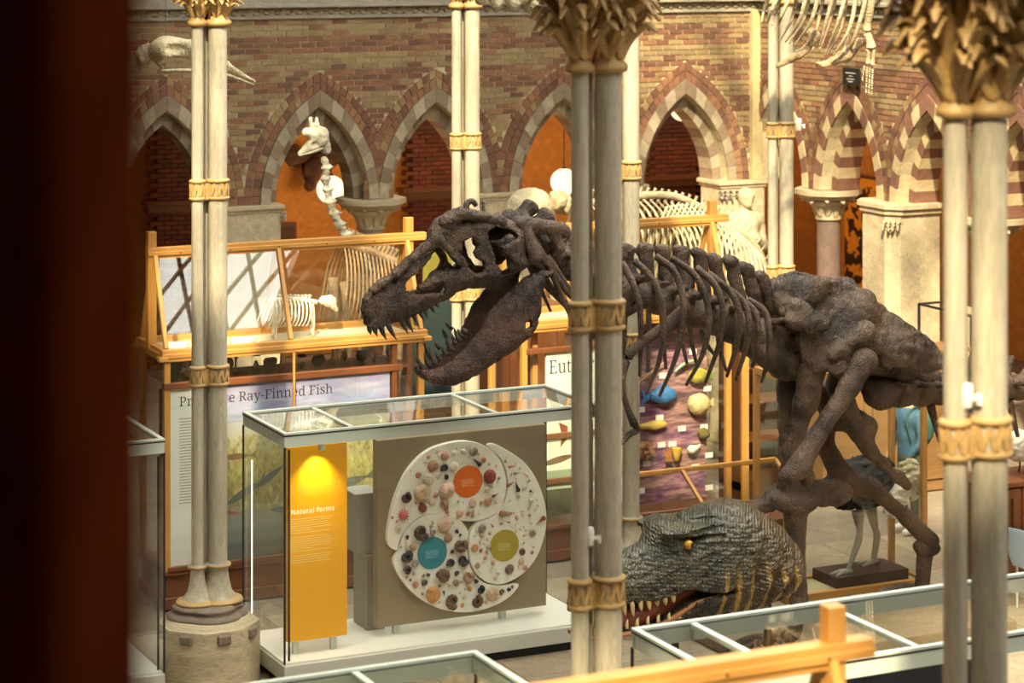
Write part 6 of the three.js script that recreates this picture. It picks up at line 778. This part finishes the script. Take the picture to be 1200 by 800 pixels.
// ------------------------------------------------------------------ ostrich, visitor, statue
{
  const Z = 21.78, W = (px, py, d = 0) => { const p = atZ(px, py, Z); p.z -= d; return p; }, g = thing('ostrich', 'stuffed ostrich with black and white plumage standing on a brown board', 'bird', [W(1010, 600).x, 0.04, -Z]), add = (n, geo, t) => part(n, local(paint(geo, t), g), MT.vcol, g);
  const feather = (f, a = 0.04, q = 14) => (x, y, z) => { const d = f(x, y, z); return Math.abs(d) > 0.12 ? d : d + a * n3(x * q, y * q * 2.2, z * q) + a * 0.6 * n3(x * q * 3, y * q * 5, z * q * 3); };
  add('body', nets(feather(blend([ell(W(1014, 564), [0.42, 0.27, 0.26]), ell(W(990, 572), [0.26, 0.22, 0.22])], 0.1)), ...bounds([W(960, 530), W(1065, 605)], 0.32), 0.02), boneTone('#0c0b0a', '#2a251e', 10)); add('wing_plumes', nets(feather(blend([ell(W(1040, 575, -0.22), [0.13, 0.13, 0.08]), ell(W(1034, 592, -0.2), [0.1, 0.1, 0.07])], 0.06), 0.03, 16), ...bounds([W(1018, 550, -0.2), W(1062, 612, -0.2)], 0.16), 0.016), boneTone('#b5ab8a', '#e8e2cc', 8)); add('tail_plumes', nets(feather(blend([ell(W(1066, 556), [0.15, 0.16, 0.14]), ell(W(1062, 575), [0.12, 0.12, 0.12])], 0.06), 0.035, 16), ...bounds([W(1045, 535), W(1088, 600)], 0.18), 0.018), boneTone('#a89a70', '#e0d4b0', 8));
  const leg = boneTone('#8a8272', '#b3aa96', 9); for (const [k, d] of [[0, -0.12], [1, 0.1]]) { const P = k ? [[1026, 596], [1032, 622], [1034, 630], [1030, 660], [1032, 686]] : [[998, 596], [1000, 618], [999, 628], [990, 655], [987, 682]]; const q = P.map(([x, y]) => W(x, y, d)); q[4].y = 0.19; add('leg', sweep(q, [0.07, 0.034, 0.042, 0.026, 0.03], { n: 9 }), leg); for (const s of [-1, 1]) add('toe', sweep([q[4].clone().add(V(0.03, -0.01, 0)), q[4].clone().add(V(-0.1, -0.015, 0.03 * s)), q[4].clone().add(V(-0.2, -0.035, 0.05 * s))], [0.035, 0.03, 0.012], { n: 7 }), leg); }
  add('neck', sweep([W(988, 560), W(974, 530), W(966, 490), W(968, 440), W(965, 420)], [0.1, 0.06, 0.045, 0.04, 0.05], { n: 9 }), boneTone('#6f6456', '#8f8270')); const hd = W(965, 418); add('head', nets(blend([ell(hd, [0.08, 0.06, 0.055]), cone(hd, hd.clone().add(V(-0.13, -0.02, 0)), 0.03, 0.014)], 0.03), ...bounds([hd, hd.clone().add(V(-0.15, 0, 0))], 0.1), 0.013), boneTone('#6f6456', '#8f8270')); part('mount_board', local(span(W(966, 0).x, W(1050, 0).x, 0.04, 0.16, -Z - 0.24, -Z + 0.24, 0.01), g), mat('#4a3426', { roughness: 0.6, map: woodMap }), g);
}
{ // visitor seen from behind
  const b = atY(1066, 624, 0), g = thing('person', 'visitor in a blue jacket and green trousers with a teal backpack', 'person', b), yaw = 0.5, L = [], leg = (s) => [cone([0.1 * s, 0.88, 0], [0.11 * s, 0.5, 0.02], 0.085, 0.062), cone([0.11 * s, 0.5, 0.02], [0.11 * s, 0.1, -0.01], 0.06, 0.04), cone([0.11 * s, 0.06, -0.03], [0.115 * s, 0.045, 0.15], 0.045, 0.04)];
  const tor = blend([cone([0, 0.92, 0], [0, 1.15, 0], 0.14, 0.14), cone([-0.08, 1.34, 0], [0.08, 1.34, 0], 0.12, 0.12), cone([0, 1.15, 0], [0, 1.34, 0], 0.14, 0.15), cone([0, 1.42, 0], [0, 1.52, 0.01], 0.06, 0.055), ell([0, 1.64, 0.02], [0.078, 0.115, 0.098]), cone([-0.18, 1.38, 0], [-0.25, 1.12, 0.01], 0.062, 0.05), cone([-0.25, 1.12, 0.01], [-0.22, 0.9, 0.12], 0.046, 0.036), cone([0.18, 1.38, 0], [0.25, 1.12, 0.01], 0.062, 0.05), cone([0.25, 1.12, 0.01], [0.2, 0.94, 0.16], 0.046, 0.036), ...leg(-1), ...leg(1)], 0.045);
  const hand = (s) => blend([cone([0.22 * s, 0.89, 0.13], [0.21 * s, 0.83, 0.15], 0.035, 0.036), ...[0, 1, 2, 3].map((i) => cone([0.21 * s + (i - 1.5) * 0.016, 0.82, 0.15], [0.205 * s + (i - 1.5) * 0.017, 0.755 + Math.abs(i - 1.5) * 0.008, 0.165], 0.0085, 0.007)), cone([0.205 * s - s * 0.03, 0.86, 0.155], [0.2 * s - s * 0.045, 0.81, 0.175], 0.01, 0.008)], 0.008);
  const skin = lin('#b98a6a'), shoe = lin('#d8d4ca'), trouser = lin('#4a4f3a'), jacket = lin('#35586c'), hair = lin('#3a2a1e');
  part('body', paint(merge([nets(rough(tor, 0.006, 14), [-0.36, -0.01, -0.26], [0.36, 1.8, 0.3], 0.015), nets(hand(-1), [-0.29, 0.72, 0.05], [-0.1, 0.94, 0.24], 0.006), nets(hand(1), [0.1, 0.72, 0.05], [0.29, 0.94, 0.24], 0.006)]), (x, y, z) => (y < 0.1 ? shoe : y < 0.93 && Math.abs(x) < 0.19 ? trouser : y > 1.47 ? (y > 1.66 || z < -0.01 ? hair : skin) : y < 0.93 ? skin : jacket)), MT.vcol, g);
  const hd = part('head_features', merge([ball(0.016, 0, 1.625, 0.12, 0.8, 1.3, 1, 8, 6), ball(0.012, -0.078, 1.635, 0.015, 0.5, 1.6, 1, 8, 6), ball(0.012, 0.078, 1.635, 0.015, 0.5, 1.6, 1, 8, 6), ball(0.02, 0, 1.585, 0.105, 1.2, 0.3, 0.5, 8, 6), ball(0.009, -0.03, 1.65, 0.108, 1.2, 0.8, 0.6, 8, 6), ball(0.009, 0.03, 1.65, 0.108, 1.2, 0.8, 0.6, 8, 6)]), mat('#a97a5c'), g); hd.userData.kind = 'stuff';
  const bag = part('backpack', nets(rough(ell([0, 1.22, -0.2], [0.16, 0.22, 0.1]), 0.01, 12), [-0.22, 0.95, -0.34], [0.22, 1.48, -0.06], 0.016), mat('#1f463f', { roughness: 0.8 }), g); for (const s of [-1, 1]) part('strap', sweep([[0.1 * s, 1.4, -0.14], [0.12 * s, 1.49, 0], [0.12 * s, 1.36, 0.14], [0.15 * s, 1.1, 0.1]], [[0.02, 0.008], [0.02, 0.008], [0.02, 0.008], [0.016, 0.008]], { n: 6, ref: V(1, 0, 0) }), mat('#1f4a46'), bag); g.rotation.y = Math.PI + yaw + 1.1;
}
{ // stone statue on a bracket before the corner pier
  const f = atZ(872, 250, ZB - 0.4), g = thing('stone_statue', 'stone statue of a bowed figure by the corner pier', 'statue', [f.x, -0.26, -ZB + 0.4]), s = blend([ell([0, 3.03, 0.06], [0.13, 0.16, 0.14]), cone([0, 2.88, 0.02], [0, 2.75, 0], 0.085, 0.12), cone([-0.2, 2.66, 0], [0.2, 2.66, 0], 0.13, 0.13), cone([0, 2.6, 0], [0, 2.1, 0], 0.25, 0.24), cone([-0.27, 2.62, 0], [-0.31, 2.25, 0.06], 0.1, 0.085), cone([-0.31, 2.25, 0.06], [-0.05, 2.35, 0.26], 0.08, 0.06), cone([0.27, 2.62, 0], [0.31, 2.25, 0.06], 0.1, 0.085), cone([0.31, 2.25, 0.06], [0.05, 2.42, 0.27], 0.08, 0.06), cone([0, 2.1, 0], [0, 1.0, 0], 0.24, 0.3), ell([0, 2.4, 0.29], [0.09, 0.06, 0.05]), ell([0, 3.0, 0.19], [0.022, 0.035, 0.03]), ell([0, 3.07, 0.15], [0.09, 0.025, 0.05]), ell([0, 2.92, 0.15], [0.06, 0.06, 0.05])], 0.06);
  part('figure', nets((x, y, z) => { const d = rough(s, 0.01, 12)(x, y, z); return y < 2.1 && Math.abs(d) < 0.1 ? d + 0.02 * Math.sin(Math.atan2(z, x) * 13) : d; }, [-0.46, 0.98, -0.36], [0.46, 3.24, 0.4], 0.02), MT.stone, g); part('pedestal', merge([span(-0.36, 0.36, 0.26, 0.9, -0.32, 0.36, 0.02), span(-0.4, 0.4, 0.9, 1.02, -0.36, 0.4, 0.02)]), MT.stone, g);
}
// ------------------------------------------------------------------ corridor: lamp globes, trophy, pictures, signs
for (const [px, py, Z, l] of [[387.5, 222, 35.9, 'glowing white lamp globe behind the giraffe neck'], [661, 213, 35.9, 'glowing white lamp globe half hidden by the weathered column pair'], [520, 214, 36.9, null], [800, 150, 36.9, null]]) {
  const p = atZ(px, py, Z), q = l ? p : V(p.x, 3.9, p.z), g = thing('lamp_globe', l ?? (px < 600 ? 'lamp globe hidden behind the brick pier' : 'lamp globe hidden above the striped arch'), 'lamp', q);
  const glow = part('globe', new THREE.SphereGeometry(0.225, 28, 20), new THREE.MeshStandardMaterial({ color: '#fff6e6', emissive: '#ffe8c0', emissiveIntensity: l ? 1.5 : 1.2, roughness: 0.4 }), g); glow.castShadow = false; part('stem', cyl(0.012, 0.012, COR - 0.3 - q.y - 0.2, 0, 0.2, 0, 8), MT.ironDark, g); part('collar', cyl(0.05, 0.04, 0.05, 0, 0.205, 0, 14), MT.ironDark, g);
  const L = new THREE.PointLight('#ffc890', 9); L.name = 'globe_light'; L.castShadow = true; L.shadow.radius = 9; g.add(L);
}
for (const [x, z] of [[22.6, -30.5], [22.6, -25.5], [22.3, -35.6]]) { const g = thing('lamp_globe', 'lamp globe in the side corridor', 'lamp', [x, 4.3, z], 'lamp globes of the side corridor'); part('globe', new THREE.SphereGeometry(0.2, 20, 14), new THREE.MeshStandardMaterial({ color: '#fff6e6', emissive: '#ffe8c0', emissiveIntensity: 1.5 }), g); part('stem', cyl(0.012, 0.012, COR - 0.5 - 4.3, 0, 0.19, 0, 8), MT.ironDark, g); const L = new THREE.PointLight('#ffc890', 6); L.name = 'globe_light'; L.castShadow = true; L.shadow.radius = 9; g.add(L); }
{ // mounted horned head on the corridor wall
  const W = (px, py, d = 0) => { const p = atZ(px, py, 37.3 - d); return p; }, g = thing('trophy_head', 'dark brown mounted moose head with broad antlers on the orange wall', 'trophy', W(366, 200)), m = mat('#3d2415', { roughness: 0.9, map: stoneMap });
  part('head', local(nets(rough(blend([cone(W(366, 192, 0.1), W(364, 216, 0.45), 0.17, 0.09), cone(W(366, 188, 0.0), W(366, 200, 0.3), 0.2, 0.16), ell(W(363, 218, 0.48), [0.09, 0.1, 0.1])], 0.06), 0.02, 10), ...bounds([W(355, 180), W(378, 222), W(364, 216, 0.6)], 0.2), 0.024), g), m, g);
  for (const s of [-1, 1]) { const a = part('antler', local(sweep([W(366 + s * 3, 186, 0.2), W(366 + s * 12, 184, 0.25), W(366 + s * 22, 182, 0.3), W(366 + s * 31, 190, 0.3)], [[0.05, 0.04], [0.1, 0.03], [0.2, 0.025], [0.1, 0.02]], { n: 8, ref: V(0, 1, 0) }), g), m, g); for (let k = 0; k < 4; k++) part('tine', local(sweep([W(366 + s * (16 + k * 5), 184, 0.3), W(366 + s * (18 + k * 5), 176 + k * 2, 0.34), W(366 + s * (20 + k * 6), 171 + k * 5, 0.34)], [0.035, 0.025, 0.008], { n: 6 }), g), m, a); }
}
{ const p = atZ(333, 272, 37.3), g = thing('wall_box', 'small dark wooden box frame on the orange wall', 'frame', p); part('case', rbox(0.4, 0.32, 0.12, 0.01), MT.woodDark, g); part('panel', box(0.3, 0.22, 0.02, 0, 0, 0.06), mat('#3a2414', { roughness: 0.5 }), g); }
{ // gold-patterned hanging and a door frame beyond the striped arcade
  const p = atX(1010, 275, 24.4), g = thing('gold_hanging', 'gold and black patterned wall hanging behind the dark stone column', 'hanging', [24.5, p.y, p.z]), t = tex(256, 512, (u, v) => { const a = fbm(u * 7, v * 12, 3, 4) + 0.4 * n3(u * 18, v * 28, 6), k = a > 0.06 ? 1 : 0; return k ? [214, 150, 44] : [52, 30, 14]; }); const m = part('cloth', new THREE.BoxGeometry(0.04, 2.0, 1.25), printed(t, { roughness: 0.55 }), g); part('rod', bar([-0.03, 1.03, -0.7], [-0.03, 1.03, 0.7], 0.05), MT.woodDark, g); m.position.x = -0.03;
  const d0 = atX(1029, 300, 24.2), dr = info(part('door_1', merge([span(24.45, 24.6, 0, 3.1, d0.z + 1.0, d0.z + 1.15), span(24.45, 24.6, 0, 3.1, d0.z - 0.15, d0.z), span(24.45, 24.6, 2.95, 3.1, d0.z - 0.15, d0.z + 1.15), span(24.5, 24.58, 0, 2.95, d0.z, d0.z + 1.0)]), MT.woodDark), null, null, null, 'structure');
}
{ const p = atX(998, 90, XR - 0.1), g = thing('black_plaque', 'small black plaque with white lettering above the striped arch', 'sign', p), t = canvas(256, 200, (c, w, h) => { c.fillStyle = '#14110e'; c.fillRect(0, 0, w, h); lines(c, 40, 48, 176, 1, 34, '#e8e4d8'); lines(c, 96, 86, 60, 1, 34, '#e8e4d8'); lines(c, 60, 122, 140, 1, 34, '#e8e4d8'); lines(c, 84, 154, 90, 1, 34, '#e8e4d8'); }), b = part('board', rbox(0.03, 0.26, 0.44, 0.005), MT.black, g); part('lettering', new THREE.PlaneGeometry(0.42, 0.245).rotateY(-Math.PI / 2).translate(-0.017, 0, 0), printed(t), b); }
{ // pale blue plastic chair beside the counter
  const b = atY(1196, 712, 0), g = thing('plastic_chair', 'pale blue plastic chair standing by the red wooden counter', 'chair', b), m = mat('#9fb6c4', { roughness: 0.4 }); part('backrest', sweep([[-0.04, 0.45, 0.18], [-0.1, 0.62, 0.2], [-0.14, 0.86, 0.22]], [[0.2, 0.012], [0.22, 0.012], [0.18, 0.012]], { n: 12, ref: V(0.3, 0, 1) }), m, g); part('seat', rbox(0.42, 0.025, 0.42, 0.012, 0.14, 0.45, 0.15), m, g); for (const [x, z] of [[-0.03, -0.02], [0.31, -0.02], [-0.03, 0.32], [0.31, 0.32]]) part('leg', cyl(0.014, 0.012, 0.44, x, 0, z, 10), MT.alu, g);
}

{ // white bird standing on the counter at the edge of the view
  const p = atZ(1196, 520, 21.3), g = thing('white_bird', 'white fluffy stuffed bird standing on the red wooden counter', 'bird', [p.x, 1.1, -21.3]), fl = (f) => (x, y, z) => f(x, y, z) + 0.02 * n3(x * 26, y * 40, z * 26);
  part('body', paint(nets(fl(blend([ell([0, 0.3, 0], [0.2, 0.17, 0.15]), ell([0.16, 0.24, 0], [0.16, 0.08, 0.08])], 0.06)), [-0.3, 0.05, -0.22], [0.4, 0.54, 0.22], 0.016), boneTone('#bdb39a', '#efe9da', 8)), MT.vcol, g); part('head', paint(nets(blend([ell([-0.2, 0.52, 0], [0.07, 0.06, 0.055]), cone([-0.2, 0.5, 0], [-0.12, 0.36, 0], 0.045, 0.08), cone([-0.25, 0.51, 0], [-0.33, 0.49, 0], 0.02, 0.008)], 0.03), [-0.37, 0.25, -0.12], [-0.02, 0.62, 0.12], 0.012), boneTone('#bdb39a', '#efe9da', 8)), MT.vcol, g);
  for (const s of [-1, 1]) part('leg', sweep([[0.02, 0.16, s * 0.05], [0.03, 0.08, s * 0.05], [0.01, 0.01, s * 0.05]], [0.014, 0.01, 0.012], { n: 6 }), mat('#5a4a38'), g);
}

renderer.render(scene, camera);
